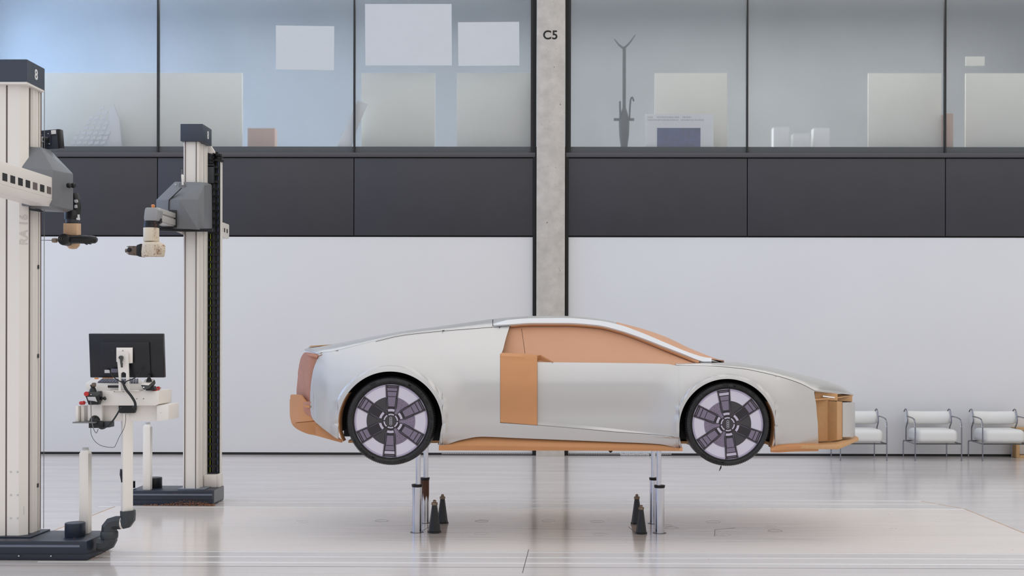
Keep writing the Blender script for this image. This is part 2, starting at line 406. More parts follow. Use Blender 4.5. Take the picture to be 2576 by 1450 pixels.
# inlaid rails and seams of the plate field (flush strips 0.5 mm proud)
def strip(nm, pts, m, w=.012, z=.0008):
    mb = MB()
    for (x0, y0), (x1, y1) in zip(pts, pts[1:]):
        d = Vector((x1-x0, y1-y0, 0)).normalized(); n = Vector((-d.y, d.x, 0))*w/2
        a = Vector((x0, y0, .0001)); b = Vector((x1, y1, .0001)); u = Vector((0, 0, z))
        mb.hexa([a-n, b-n, b+n, a+n], [a-n+u, b-n+u, b+n+u, a+n+u])
    return structure(mb.build(nm, m, smooth=False))
tn = [0]
def trim(): tn[0] += 1; return 'trim_%d' % tn[0]
for Y, xr, ww in ((8.87, 7, .016), (8.665, 7, .022), (8.45, 7, .022), (11.2, 3.94, .026), (11.52, 3.8, .022), (11.75, 3.7, .020)):
    strip(trim(), [(-4.2 if Y > 10 else -3.6, Y), (xr, Y)], m_lineW, ww)
strip(trim(), [(-4.05, 11.2), (-4.05, 8.6)], m_lineO, .016)
strip(trim(), [(3.94, 8.6), (3.94, 11.2), (3.7, 11.75)], m_lineO, .014)
strip(trim(), [(-4.2, 8.30), (7, 8.30)], m_scratch, .004)
for x0, y0, x1, y1 in ((-1.02, 9.80, -.965, 10.12), (.745, 9.78, .71, 10.1), (-.12, 9.0, -.15, 8.1), (1.37, 9.62, 1.42, 9.95), (1.42, 9.95, 1.6, 10.05)):
    strip(trim(), [(x0, y0), (x1, y1)], m_scratch, .005)
# round flush covers in the floor between the posts
for px, py in ((1212, 1312), (1212, 1343), (1380, 1311), (1502, 1312), (1510, 1344), (1675, 1322), (1690, 1328), (1795, 1312), (1940, 1325), (1820, 1345), (1950, 1334), (2240, 1330), (960, 1312), (760, 1315)):
    Y = F*CAMZ/(py-850); c = P(px, py, Y); c.z = .0005
    structure(MB().lathe([(.060, 0), (.060, .0006), (.052, .0006), (.052, 0)], c, n=28, cap=False).build(trim(), m_lineW if (px+py) % 4 else m_grille, smooth=False))
# back wall, lower white part in two fields left and right of the concrete column
def zz(py, Y=WY): return PZZ(py, Y, 1371)
zb, zt, zs0, zs1 = zz(1140.5), zz(597), zz(396.5), zz(385)
xl, xr = PXX(1346, WY), PXX(1422.5, WY)
structure(MB().box(-14, xl-.004, WY, WY+.15, zb, zt).box(xr+.004, 14, WY, WY+.15, zb, zt).build('wall_back', m_wall, bevel=.004))
structure(MB().box(-14, 14, WY+.03, WY+.2, 0, 4.2).build('wall_back_core', m_black))
structure(MB().box(-14, xl, WY+.006, WY+.04, 0.0, zb+.004).box(xr, 14, WY+.006, WY+.04, 0, zb+.004).build('baseboard_back', m_base, bevel=.002))
# vent grille in the skirting behind the car
g = MB()
for i in range(220):
    x = PXX(1112, WY)+i*.0142
    g.box(x, x+.007, WY-.006, WY+.02, .012, .040)
structure(g.build(trim(), m_grille, smooth=False))
# concrete column
cyl = WY-.1
x0, x1 = PXX(1349, cyl), PXX(1420.5, cyl)
structure(MB().box(x0, x1, cyl, WY+.3, 0, 8.2).build('wall_column_concrete', m_conc, bevel=.004))
structure(MB().box(x0-.05, x0-.006, WY-.02, WY+.06, 0, 8).box(x1+.006, x1+.05, WY-.02, WY+.06, 0, 8).build(trim(), m_black))
# dark panels
seams = [(-640, -596), (-600, -102), (-102, 396), (396, 890), (890, 1345)], [(1424, 1879), (1879, 2377), (2377, 2874), (2874, 3300)]
for s in seams[0]+seams[1]:
    if s[0] == -640: continue
    a, b = PXX(s[0]+1.0, WY), PXX(s[1]-1.0, WY)
    structure(MB().box(a, b, WY-.012, WY+.1, zt+.02, zs0-.012).build(trim(), m_panel, bevel=.003))
structure(MB().box(-14, xl, WY-.03, WY+.12, zs0, zs1).box(xr, 14, WY-.03, WY+.12, zs0, zs1).build(trim(), m_sill, bevel=.004))
# frosted windows
ztop = 7.2
wn = 0
for s in seams[0][1:]+seams[1]:
    wn += 1
    la = 11 if s[0] == 1424 else 2; lb = 11 if s[1] == 1345 else 2
    a, b = PXX(s[0], WY), PXX(s[1], WY); ai, bi = PXX(s[0]+la, WY), PXX(s[1]-lb, WY)
    pane = structure(MB().box(ai, bi, WY+.02, WY+.032, zs1, ztop).build('window_%d' % wn, m_glass, smooth=False))
    MB().box(a, ai, WY-.01, WY+.06, zs1, ztop).box(bi, b, WY-.01, WY+.06, zs1, ztop).box(a, b, WY-.01, WY+.06, ztop, ztop+.1).build('window_frame', m_frame, pane, smooth=False)
# upper room shell
structure(MB().box(-10, 14, WY+.06, 20, 3.9, zs1-.02).build('floor_upper_room', m_upfloor, smooth=False))
structure(MB().box(-10, 14, 19.8, 20, 3.9, 8.2).build('wall_upper_room_back', m_upwall, smooth=False))
structure(MB().box(-10, 14, WY-.02, 20, 7.25, 7.5).build('ceiling_upper_room', m_upwall, smooth=False))
structure(MB().box(13.9, 14, WY+.1, 20, 3.9, 7.4).build('wall_upper_room_right', m_upwall, smooth=False))
structure(MB().box(-10, -9.9, WY+.1, 20, 3.9, 7.4).build('wall_upper_room_left', m_upwall, smooth=False))

# ---- paper sheets fixed to the inside of the glass
def sheet(poly, label, Y=WY+.0175, d=.002, m=m_sheet, name='paper_sheet', cat='paper', group='sheets on the frosted glass'):
    return tag(MB().pix(poly, Y, d).build(name, m, smooth=False), label, cat, group)
sheet([(694, 64), (841, 66), (840, 177), (694, 175)], 'small white sheet fixed to the frosted pane, leftmost of the three sheets', group='sheets on the frosted glass')
sheet([(918, 10), (1136, 10), (1137, 165), (919, 165)], 'largest white sheet fixed to the frosted glass, middle of the three sheets')
sheet([(1152, 56), (1306, 55), (1307, 165), (1153, 166)], 'white sheet on the frosted glass nearest the concrete column')
def board(x0, x1, label, Y=WY+.30, y0=184):
    a, b = PXX(x0, Y), PXX(x1, Y); z1 = PZZ(y0, Y)
    return tag(MB().box(a, b, Y, Y+.03, zs1-.02, z1).build('pin_board', m_board, bevel=.003), label, 'board', 'pale boards standing behind the frosted glass')
board(60, 608, 'widest pale board behind the frosted glass at far left, crossing the black mullion', Y=WY+.34)
board(908, 1093, 'pale board behind frosted glass below the largest sheet', Y=WY+.26)
board(1148, 1338, 'pale board behind frosted glass just left of the concrete column', Y=WY+.26)
board(1646, 1828, 'pale board behind frosted glass with the framed poster leaning before it')
board(2183, 2367, 'pale board behind frosted glass left of the rightmost mullion', Y=WY+.26)
board(2428, 2700, 'pale board behind the frosted glass at the right edge of the photo', Y=WY+.26)
# framed poster
Yp = WY+.07
po = thing('framed_poster', (PXX(1707, Yp), Yp, zs1), 'white poster with dark blue picture leaning behind frosted glass right of the column', 'poster')
MB().box(PXX(1622, Yp), PXX(1794, Yp), Yp, Yp+.02, zs1-.02, PZZ(287, Yp)).build('sheet', m_paper, po)
MB().box(PXX(1652, Yp), PXX(1761, Yp), Yp-.003, Yp+.001, zs1-.02, PZZ(322, Yp)).build('picture', m_darkpic, po)
tb = MB()
for k, (xa, xb, yy) in enumerate(((1628, 1642, 295), (1652, 1692, 295), (1696, 1708, 295), (1716, 1736, 295), (1628, 1706, 302), (1712, 1768, 302))):
    x = xa
    while x < xb:
        w_ = random.uniform(1.5, 3); tb.box(PXX(x, Yp), PXX(x+w_, Yp), Yp-.002, Yp, PZZ(yy+2, Yp), PZZ(yy-2, Yp)); x += w_+1.6
tb.build('heading_lettering', m_grille, po)
# tall stand with a closed parasol shape
Ys = WY+.22
um = thing('closed_parasol', (PXX(1570, Ys), Ys, zs1), 'slim grey parasol-like stand with forked top, blurred behind the frosted glass', 'stand')
cx = PXX(1569, Ys)
MB().tube([(cx, Ys, PZZ(300, Ys)), (cx, Ys, PZZ(118, Ys))], .024, 10).build('pole', m_umb, um)
MB().lathe([(.02, PZZ(388, Ys)), (.045, PZZ(372, Ys)), (.068, PZZ(340, Ys)), (.074, PZZ(310, Ys)), (.05, PZZ(285, Ys)), (.02, PZZ(268, Ys))], (cx, Ys, 0), n=16).build('folded_cover', m_umb, um)
MB().box(PXX(1543, Ys), PXX(1594, Ys), Ys-.02, Ys+.02, PZZ(304, Ys), PZZ(298, Ys)).build('cross_bar', m_umb, um)
for px0, py0, px1, py1 in ((1569, 122, 1545, 98), (1569, 122, 1598, 88)):
    MB().tube([P(px0, py0, Ys), P((px0+px1)/2, (py0+py1)/2+3, Ys), P(px1, py1, Ys)], [.018, .014, .006], 8).build('fork_arm', m_umb, um)
MB().tube([(cx+.07, Ys-.03, PZZ(300, Ys)), (cx+.085, Ys-.03, PZZ(255, Ys)), (cx+.11, Ys-.03, PZZ(246, Ys)), (cx+.13, Ys-.03, PZZ(256, Ys))], .012, 8, smooth=4).build('crook_handle', m_umb, um)
MB().tube([(cx-.055, Ys-.03, PZZ(310, Ys)), (cx-.06, Ys-.03, PZZ(256, Ys))], .013, 8).build('stick', m_umb, um)
# small blurred things behind the glass
def upbox(nm, x0, x1, y0, Y, m, label, cat, group=None, y1=None, d=.15):
    return tag(MB().box(PXX(x0, Y), PXX(x1, Y), Y, Y+d, zs1-.02 if y1 is None else PZZ(y1, Y), PZZ(y0, Y)).build(nm, m, bevel=.004), label, cat, group)
upbox('storage_box', 1945, 1984, 320, WY+.4, m_paper, 'white box behind the frosted glass, leftmost of the row of three', 'box', 'white boxes behind the glass')
upbox('storage_box', 1995, 2036, 336, WY+.36, m_paper, 'lower white box behind the frosted glass, middle of the row of three', 'box', 'white boxes behind the glass')
upbox('storage_box', 2046, 2086, 322, WY+.36, m_paper, 'white box behind the frosted glass, right end of the row of three', 'box', 'white boxes behind the glass')
upbox('cardboard_box', 622, 690, 323, WY+.34, m_peach, 'pale beige box blurred behind the frosted glass right of the widest board', 'box')
upbox('cardboard_box', 2376, 2397, 285, WY+.14, m_peach, 'narrow peach coloured box behind the frosted glass at the rightmost mullion', 'box')
upbox('wall_sign', 2428, 2476, 142, WY+.22, m_board, 'small cream rectangle behind the frosted glass at upper right', 'sign', y1=165, d=.02)
sheet([(900, 252), (925, 262), (900, 320), (880, 383), (840, 386), (866, 330)], 'long white panel leaning diagonally behind the frosted glass at the second mullion', Y=WY+.09, d=.01, m=m_paper, name='leaning_panel', cat='panel', group=None)
# woven backrest shape leaning low behind the leftmost pane
Yw = WY+.12
wv = thing('woven_backrest', P(230, 384, Yw), 'white woven backrest leaning behind the frosted glass at far left', 'chair')
t = MB()
for r in range(9):
    n0 = 9-r
    for k in range(n0):
        x = 268-r*1.5-(n0-1-k)*15+(7 if r % 2 else 0)-0*r; y = 376-r*12.5
        if x < 262-(376-y)*.0+10 and x > 165+(376-y)*.75:
            t.pix([(x-6.5, y+2), (x+5, y-1.5), (x+6.5, y-9.5), (x-5, y-6)], Yw, .01)
t.build('woven_strips', m_paper, wv)
MB().pix([(262, 386), (268, 330), (277, 275), (286, 262), (300, 300), (308, 386)], Yw+.03, .05).build('side_panel', m_paper, wv, bevel=.01)

# C5 mark on the column
c5 = text_mb('C5', .165, .001, P(1384.5, 89, cyl-.001), (1, 0, 0), (0, 0, 1), bold=.02).build('column_marking', m_textblk, None, smooth=False)
tag(c5, 'black C5 lettering on the concrete column', 'lettering')

# ================================================================ the car model
YC = 10.15
CARLOC = Vector((.3, YC, .72))
car = thing('model_car', CARLOC, 'silver full size sports car model with brown cardboard windows, raised on steel posts', 'car')
R_ARCH = (982, 1066, 130.5); F_ARCH = (1829, 1074, 120)
WB = pc([(735, .62), (783, .82), (830, .895), (983, .955), (1200, .945), (1500, .925), (1830, .95), (1960, .925), (2047, .86), (2060, .845), (2148, .6)])
RED = pc([(797, .47), (805, .42), (823, .31), (850, .20), (880, .105), (900, .062), (930, .026), (970, .006), (1010, 0), (1060, .008), (1100, .03), (1135, .06)])
def wside(px, py):
    w = WB(px)-RED(py)
    for cx, cy, r in (R_ARCH, F_ARCH):
        d = math.hypot(px-cx, py-cy); ro = r+(13 if cx == 982 else 10)
        # flared lip: sits a little outside the body between r and ro
        w += .018*(1-ss(ro-2, ro+1.5, d))
        w += .020*(1-ss(0, 70, abs(d-r)-12))*(1 if py < 1100 else .4)
    # scooped flank between the wheels
    w -= .050*ss(1110, 1230, px)*(1-ss(1600, 1730, px))*ss(960, 1050, py)
    return w
def both(mb):
    """add the mirrored far side of the car"""
    n = len(mb.v)
    vs = [Vector((v.x, 2*YC-v.y, v.z)) for v in mb.v]
    if not any(abs(v.y-YC) < 1e-3 for v in mb.v):
        mb.far = MB(); mb.far.v = vs; mb.far.f = [tuple(reversed(f)) for f in mb.f]; return mb
    mb.f += [tuple(reversed([i+n for i in f])) for f in mb.f]
    mb.v += vs
    return mb
def grid(mb, xs, curves, counts, wf, wend=None):
    """columns of photo-pixel x, rows between successive curves; depth from half width wf"""
    cols = []
    for px in xs:
        col = []
        for k in range(len(curves)-1):
            a = curves[k](px); b = curves[k+1](px); n = counts[k]
            for i in range(n+(1 if k == len(curves)-2 else 0)):
                py = a+(b-a)*i/n
                col.append(P(px, py, YC-wf(px, py)))
        cols.append(col)
    n = len(cols[0]); vs = [v for c in cols for v in c]
    fs = [(i*n+j, i*n+j+1, (i+1)*n+j+1, (i+1)*n+j) for i in range(len(cols)-1) for j in range(n-1)]
    mb.add(vs, fs); return cols
def archy(a):
    cx, cy, r = a
    return lambda x: cy-math.sqrt(max(0, r*r-(x-cx)**2))
def archxs(a, n=48, sx=1, s0=-1):
    cx, cy, r = a
    return [cx-r*math.cos(PI*i/n) for i in range(n+1)]
SEAM_R = pc([(809, 889), (830, 887.5), (851, 883), (940, 861), (1009, 845), (1096, 835), (1180, 828), (1282, 820.6)])
L_TOP = pc([(782, 1008), (783, 978), (785, 958), (789, 935), (796, 914), (803, 899), (809, 889)])
Q_TOP = lambda x: L_TOP(x) if x < 809 else SEAM_R(x)
L_BOT = pc([(782, 1012), (783, 1036), (788, 1053), (807, 1072), (830, 1090), (846, 1101), (852, 1104)])
S_BOT = pc([(1100, 1128), (1112, 1124), (1121, 1120), (1166, 1105), (1211, 1098.5), (1300, 1102), (1400, 1106), (1540, 1111.5), (1662, 1117.5), (1688, 1123), (1716, 1129)])
# rear quarter panel
q = MB()
ax0 = R_ARCH[0]-R_ARCH[2]; ax1 = R_ARCH[0]+R_ARCH[2]
grid(q, [782+(ax0-782)*(i/14)**1.8 for i in range(15)], [Q_TOP, lambda x: min(L_BOT(x), max(Q_TOP(x), 1066)) if x > 790 else (Q_TOP(x)+L_BOT(x))/2, L_BOT], [30, 6], wside)
ay = archy(R_ARCH)
grid(q, archxs(R_ARCH), [Q_TOP, lambda x: ay(x)-min(14, .3*(ay(x)-Q_TOP(x))), ay], [24, 6], wside)
grid(q, frange(ax1, 1258, 22), [Q_TOP, lambda x: 1066-(x-ax1)*.0, S_BOT], [30, 8], wside)
grid(q, frange(1103.5, ax1, 4), [lambda x: 1131+(x-1103.5)*(1068-1131)/(ax1-1103.5), lambda x: 1131+(x-1103.5)*(S_BOT(ax1)-1131)/(ax1-1103.5)], [5], wside)
grid(q, frange(1258, 1282, 7), [Q_TOP, pc([(1258, 893), (1262, 890), (1272, 855), (1282, 821.5)])], [20], wside)
both(q); q.build('rear_quarter_panel', m_silver, car, solid=-.008)
# front wing, nose side edge
SEAM_F = pc([(1352, 912.3), (1540, 914.2), (1680, 917), (1700, 920.5), (1790, 922.8), (1840, 927), (1877, 931), (1902, 936), (1964, 950.5), (2016, 968), (2047, 984)])
ledT = pc([(1351, 1059), (1420, 1067), (1500, 1075), (1540, 1079), (1662, 1093.5), (1709, 1099)])
ledB = pc([(1258, 1064), (1351, 1070.5), (1420, 1076), (1500, 1083), (1540, 1086.5), (1662, 1095), (1709, 1100)])
def wdoor(px, py):
    return wside(px, py)-.040*(1-ss(1351, 1700, px))*(1 if py < ledT(px)+1 else 0)
f_ = MB()
fx0 = F_ARCH[0]-F_ARCH[2]; fx1 = F_ARCH[0]+F_ARCH[2]; fa = archy(F_ARCH)
grid(f_, archxs(F_ARCH), [SEAM_F, lambda x: fa(x)-min(12, .3*(fa(x)-SEAM_F(x))), fa], [18, 5], wside)
NB = pc([(1942, 1126), (1964, 1122), (2005, 1120), (2047, 1119.6), (2056, 1121)])
NT = lambda x: SEAM_F(x) if x < 2047 else lp([(2047, 984), (2048.5, 1000), (2051.5, 1016), (2055, 1066), (2056, 1116)])(x)
grid(f_, frange(fx1, 2047, 16)+[2048.5, 2050, 2051.5, 2053.5, 2055, 2056], [NT, lambda x: max(NT(x), 1074), NB], [24, 6], wside)
grid(f_, frange(1943, fx1, 3), [lambda x: 1126+(x-1943)*(1076-1126)/(fx1-1943), lambda x: 1126.5+(x-1943)*(NB(fx1)-1126)/(fx1-1943)], [4], wside)
both(f_); f_.build('front_wing', m_silver, car, solid=-.008)
d_ = MB()
grid(d_, frange(1352, fx0, 48), [SEAM_F, ledT], [36], wdoor)
# returns of the ledge above the rocker
grid(d_, frange(1352, fx0, 48), [ledT, ledB], [3], lambda px, py: wside(px, py)-.040*(1-ss(1351, 1700, px))*(1-max(0, min(1, (py-ledT(px))/max(.1, ledB(px)-ledT(px))))))
both(d_); d_.build('door', m_silver, car, solid=-.006)
r_ = MB(); grid(r_, frange(1258, fx0, 60), [ledB, S_BOT], [10], wside); 
grid(r_, frange(fx0, 1716, 3), [lambda x: lp([(fx0, 1098), (1716, 1127)])(x), S_BOT], [3], wside)
both(r_); r_.build('rocker_panel', m_silver, car, solid=-.008)
# thin dark panel gap on the rocker
GAP = pc([(1260, 1068), (1285, 1080), (1310, 1091), (1328, 1095), (1400, 1098), (1480, 1102), (1600, 1106.5), (1708, 1112)])
b_ = MB()
for a, b in zip(frange(1260, 1706, 60), frange(1260, 1706, 60)[1:]):
    for s in (0,):
        v = [P(a, GAP(a)-.7, YC-wside(a, GAP(a))-.0012), P(b, GAP(b)-.7, YC-wside(b, GAP(b))-.0012), P(b, GAP(b)+.7, YC-wside(b, GAP(b))-.0012), P(a, GAP(a)+.7, YC-wside(a, GAP(a))-.0012)]
        b_.add(v, [(0, 1, 2, 3)])
both(b_); b_.build('panel_gap', m_seam, car, smooth=False)
def surfline(name, pts, m, wf, hw=.5, off=.0015, n=30):
    """thin line following a surface, given in photo pixels (x, y) polyline"""
    q = []
    L = len(pts)-1
    for i in range(n+1):
        t = i/n*L; k = min(int(t), L-1); u = t-k
        q.append((pts[k][0]+(pts[k+1][0]-pts[k][0])*u, pts[k][1]+(pts[k+1][1]-pts[k][1])*u))
    mb = MB()
    for (xa, ya), (xb, yb) in zip(q, q[1:]):
        d = math.hypot(xb-xa, yb-ya); nx, ny = -(yb-ya)/d*hw, (xb-xa)/d*hw
        mb.add([P(xa-nx, ya-ny, YC-wf(xa, ya)-off), P(xb-nx, yb-ny, YC-wf(xb, yb)-off), P(xb+nx, yb+ny, YC-wf(xb, yb)-off), P(xa+nx, ya+ny, YC-wf(xa, ya)-off)], [(0, 1, 2, 3)])
    both(mb); return mb.build(name, m, car, smooth=False)
surfline('panel_gap', [(x, SEAM_R(x)+.2) for x in range(945, 1283, 12)], m_seam, lambda px, py: wside(px, py)+.012, .6, .004, 60)
surfline('panel_gap', [(785, 971), (820, 983), (855, 996)], m_gcable, wside, .3)
# rear deck, roof and windscreen : from the seam to the centre line
def crown(mb, xs, seam, sil, ws, ns=14, we=None, pw=.5):
    cols = []
    for px in xs:
        a, b = seam(px), sil(px); w0 = ws(px); w1 = we(px) if we else 0
        col = []
        for i in range(ns+1):
            s = math.sin(PI/2*i/ns); s = s if i < ns else 1
            w = w1+(w0-w1)*math.sqrt(max(0, 1-s*s))
            col.append(P(px, a+(b-a)*s, YC-w))
        cols.append(col)
    n = ns+1
    mb.add([v for c in cols for v in c], [(i*n+j, i*n+j+1, (i+1)*n+j+1, (i+1)*n+j) for i in range(len(cols)-1) for j in range(n-1)])
SIL = pc([(768, 880.5), (775, 878), (800, 874.5), (851.8, 866), (922.8, 852.4), (1009.7, 836.5), (1096.6, 825), (1158.6, 816.5), (1237, 805.5), (1290, 800.5), (1342, 797.8), (1421, 797.8), (1473, 801), (1540, 811), (1558, 815.6), (1616, 830.7), (1674, 851), (1732, 878.5), (1775, 896), (1804, 907.5), (1821.5, 914.7)])
TAILW = pc([(768, .30), (778, .52), (790, .68), (806, .80), (830, .80)])
TAILS = pc([(768, 881), (775, 883.5), (790, 887.5), (806, 891.5), (809, 889), (830, 887.5)])
rs_w = lambda px: TAILW(px) if px < 809 else wside(px, SEAM_R(px))
rd = MB(); crown(rd, frange(768, 809, 10)+frange(812, 1239, 60), lambda x: TAILS(x) if x < 809 else SEAM_R(x)-.4, SIL, lambda px: min(rs_w(px), .995*rs_w(px)), 16)
both(rd); rd.build('rear_deck', m_silver, car, solid=-.008)
surfline('panel_gap', [(851.5, 867.5), (850.5, 875), (853, 884)], m_seam, lambda px, py: wside(851, 884)*math.sqrt(max(0, 1-min(1, (884-py)/18)**2)), .5, .006, 12)
# tail lip under the deck edge
tl = MB(); grid(tl, frange(768, 809, 10), [TAILS, lambda x: TAILS(x)+3.2], [2], lambda px, py: TAILW(px)+.004); both(tl); tl.build('tail_lip', m_silver_lt, car, solid=-.01)
RAIL_T = pc([(1239, 823), (1282, 809), (1342, 805), (1421, 804.4), (1500, 810.4), (1552, 819.5), (1616, 842), (1674, 867), (1732, 891.5), (1778, 904.5), (1792, 906.5)])
RAIL_B = pc([(1239, 824.5), (1282, 820.6), (1342, 816.7), (1421, 816.7), (1500, 822.0), (1558, 835), (1616, 855), (1674, 878), (1717, 895), (1762, 912.5), (1770, 914.5), (1792, 914.5)])
RAILW = pc([(1239, .635), (1282, .62), (1342, .585), (1421, .575), (1540, .60), (1616, .65), (1674, .70), (1732, .76), (1790, .80)])
rl = MB(); grid(rl, frange(1243, 1790, 90), [RAIL_T, RAIL_B], [5], lambda px, py: RAILW(px)-.02+.03*(py-RAIL_T(px))/max(.5, RAIL_B(px)-RAIL_T(px)))
both(rl); rl.build('roof_rail', m_silver_lt, car, solid=-.02)
rf = MB(); crown(rf, frange(1241, 1550, 40), RAIL_T, SIL, lambda px: RAILW(px)-.02, 14); both(rf); rf.build('roof', m_silver, car, solid=-.008)
wsn = MB(); crown(wsn, frange(1550, 1821, 36), RAIL_T, SIL, lambda px: RAILW(px)-.035 if px < 1790 else RAILW(px)-.035-(px-1790)*.02, 14); both(wsn); wsn.build('windscreen', m_cardw, car, solid=-.01)
surfline('panel_gap', [(1236.5, 823), (1242, 806)], m_seam, lambda px, py: .645-(823-py)*.018, .6, .012)
# side window of brown board
WT = RAIL_B
def wwin(px, py):
    t = max(0, min(1.2, (py-RAIL_B(px))/max(1, 915-RAIL_B(px)))) if RAIL_B(px) < 914 else 1
    return (RAILW(px)-.03)*(1-t)+(.855-.03)*t
wi = MB(); grid(wi, frange(1256, 1766, 70), [lambda x: RAIL_B(x)-2, lambda x: 920], [14], lambda px, py: wwin(px, py)); both(wi); wi.build('side_window', m_cardw, car, solid=-.01)
wf_ = MB()
def wframe(px, py): return wwin(px, py)+.022
grid(wf_, frange(1284, 1758, 70), [lambda x: RAIL_B(x)-.5, lambda x: min(RAIL_B(x)+3.6+1.6*ss(1500, 1700, x), 915)], [3], wframe); both(wf_); wf_.build('window_frame_board', m_card, car, solid=-.012)
surfline('window_joint', [(1312, 827), (1316, 855), (1320.6, 889)], m_rust, wwin, .5, .002)
# brown intake board ahead of the rear wheel, with the folded flap on top
sc_ = MB()
def wsc(px, py): return wside(px, max(py, 905))-.006-.03*(1-ss(888, 900, py))
grid(sc_, frange(1258.5, 1351.5, 16), [lp([(1258.5, 890.5), (1351.5, 895)]), lp([(1258.5, 1062.5), (1351.5, 1069.5)])], [26], wsc); both(sc_); sc_.build('intake_board', m_card, car, solid=-.012)
fl = MB()
a = [(1352, 895, .845), (1361, 893.8, .81), (1391, 910.5, .855), (1389, 911.8, .852), (1360, 896.5, .80), (1353, 899, .842)]
top = [P(1262, 890.3, YC-.80), P(1352, 895, YC-.845), P(1361, 893.8, YC-.80), P(1270, 889.3, YC-.77)]
fl.add(top, [(0, 1, 2, 3)])
fl.add([P(1361, 893.8, YC-.83), P(1391, 910.5, YC-.862), P(1391, 912.5, YC-.862), P(1360, 896.2, YC-.83)], [(0, 1, 2, 3)])
fl.add([P(1352, 895, YC-.845), P(1361, 893.8, YC-.80), P(1391, 912.5, YC-.83), P(1353, 913, YC-.80)], [(0, 1, 2, 3)])
both(fl); fl.build('intake_flap', m_card, car, solid=.006)
# bonnet
SILF = pc([(1700, 917), (1788, 915.2), (1821, 914.8), (1840, 915.5), (1877, 917.5), (1927, 924.5), (1964, 932.8), (2005.5, 943), (2047, 952.4), (2088, 963.8), (2119, 977), (2136, 988), (2145, 993.8)])
HS = lambda x: SEAM_F(x)-.5 if x < 2047 else pc([(2047, 983.5), (2090, 988), (2145, 995)])(x)
HW = lambda px: wside(px, SEAM_F(px)) if px < 2000 else pc([(2000, wside(2000, 962)), (2047, .855), (2080, .70), (2110, .50), (2138, .22), (2146, .05)])(px)
bn = MB(); crown(bn, frange(1700, 2000, 30)+frange(2006, 2146, 26), HS, SILF, HW, 16, we=pc([(1700, .80), (1788, .70), (1821, .0), (2146, 0)])); both(bn); bn.build('bonnet', m_silver, car, solid=-.008)
MB().tube([P(1875, 918.5, YC-.35), P(1888, 917, YC-.35), P(1897, 919, YC-.35)], .003, 6, smooth=4).build('wire_loop', m_chrome, car)
# sill board
SB_T = S_BOT; SB_M = pc([(1105, 1120.5), (1300, 1123), (1540, 1126.5), (1717, 1130)]); SB_B = pc([(1102, 1132), (1400, 1132.5), (1717, 1133.4)])
sl = MB()
grid(sl, frange(1119, 1717, 60), [lambda x: min(SB_T(x), SB_M(x))-1, SB_M], [4], lambda px, py: wside(px, 1100)-.055+.055*max(0, min(1, (py-SB_T(px)+1)/max(1, SB_M(px)-SB_T(px)+1)))+.02)
grid(sl, frange(1104, 1717, 60), [SB_M, SB_B], [2], lambda px, py: wside(px, 1100)+.02-.012*max(0, (py-SB_M(px))/8)); both(sl); sl.build('sill_board', m_card, car, solid=-.012)
MB().lathe([(.012, 0), (.016, -.008), (.006, -.02)], P(1536, 1133, YC-.8), n=12).build('hanging_bolt', m_dk, car)
# rear end: clay panel and bumper
RW = pc([(749, .52), (753, .58), (761, .66), (771, .73), (783, .79), (810, .82)])
rp = MB(); grid(rp, frange(749, 812, 20), [pc([(749, 975), (753, 933), (761, 898), (771, 887), (790, 890), (812, 893)]), lambda x: 1045], [12], lambda px, py: RW(px)-.02)
c0 = [P(749, y, YC-.50) for y in frange(975, 1045, 6)]
rp.add(c0+[Vector((v.x-.06, YC, v.z)) for v in c0], [(i, i+1, 6+i+1, 6+i) for i in range(5)])
both(rp); rp.build('rear_clay_panel', m_clay, car, solid=-.01)
# top roll and recess of the clay panel
MB().tube([P(775, 893, YC-.745), P(790, 896.5, YC-.80), P(799, 899, YC-.80)], .014, 10).build('clay_roll', m_clay, car)
MB().hexa([P(757, 905, YC-.63), P(796, 911, YC-.815), P(797, 914, YC-.81), P(757, 909, YC-.62)], [P(757, 905, YC-.58), P(796, 911, YC-.76), P(797, 914, YC-.76), P(757, 909, YC-.58)]).build('clay_step', m_clay, car)
BT = pc([(732.5, 1000), (736, 993), (759, 994), (767, 1004), (775, 1012), (790, 1016), (812, 1030)])
BF = lambda x: 1064-(x-741)*.1
BB = pc([(732.5, 1045), (735, 1058), (739, 1068), (753, 1080), (807, 1099), (860, 1114)])
BW = pc([(732.5, .56), (741, .63), (760, .74), (783, .80), (820, .84), (863, .87)])
bm_ = MB(); grid(bm_, [732.5, 734, 736, 738.5, 741]+frange(746, 812, 14), [BT, lambda x: min(BF(x), BB(x)-1)], [8], lambda px, py: BW(px))
grid(bm_, [732.5, 734, 736, 738.5, 741]+frange(746, 861, 22), [lambda x: min(BF(x), BB(x)-1) if x < 795 else lp([(795, 1058.5), (861, 1108)])(x), BB], [6], lambda px, py: BW(px)-.10*max(0, min(1, (py-BF(px))/30)) if px < 800 else BW(px)-.03)
e0 = [P(732.5, y, YC-.56) for y in frange(1000, 1045, 6)]
bm_.add(e0+[Vector((v.x-.05, YC, v.z)) for v in e0], [(i, i+1, 6+i+1, 6+i) for i in range(5)])
both(bm_); bm_.build('rear_bumper_board', m_card, car, solid=-.012)
eb = MB(); grid(eb, [733.5, 736, 738.5, 740.5], [lambda x: 1008+(x-733)*.5, lambda x: min(BB(x)-4, 1060)], [8], lambda px, py: BW(px)+.003); both(eb); eb.build('bumper_outer_recess', m_rust, car, solid=-.002)
MB().hexa([P(742, 1010, YC-.66), P(768, 1012, YC-.77), P(768, 1016, YC-.77), P(742, 1016, YC-.66)], [P(742, 1010, YC-.6), P(768, 1012, YC-.7), P(768, 1016, YC-.7), P(742, 1016, YC-.6)]).build('bumper_ledge', m_card, car)
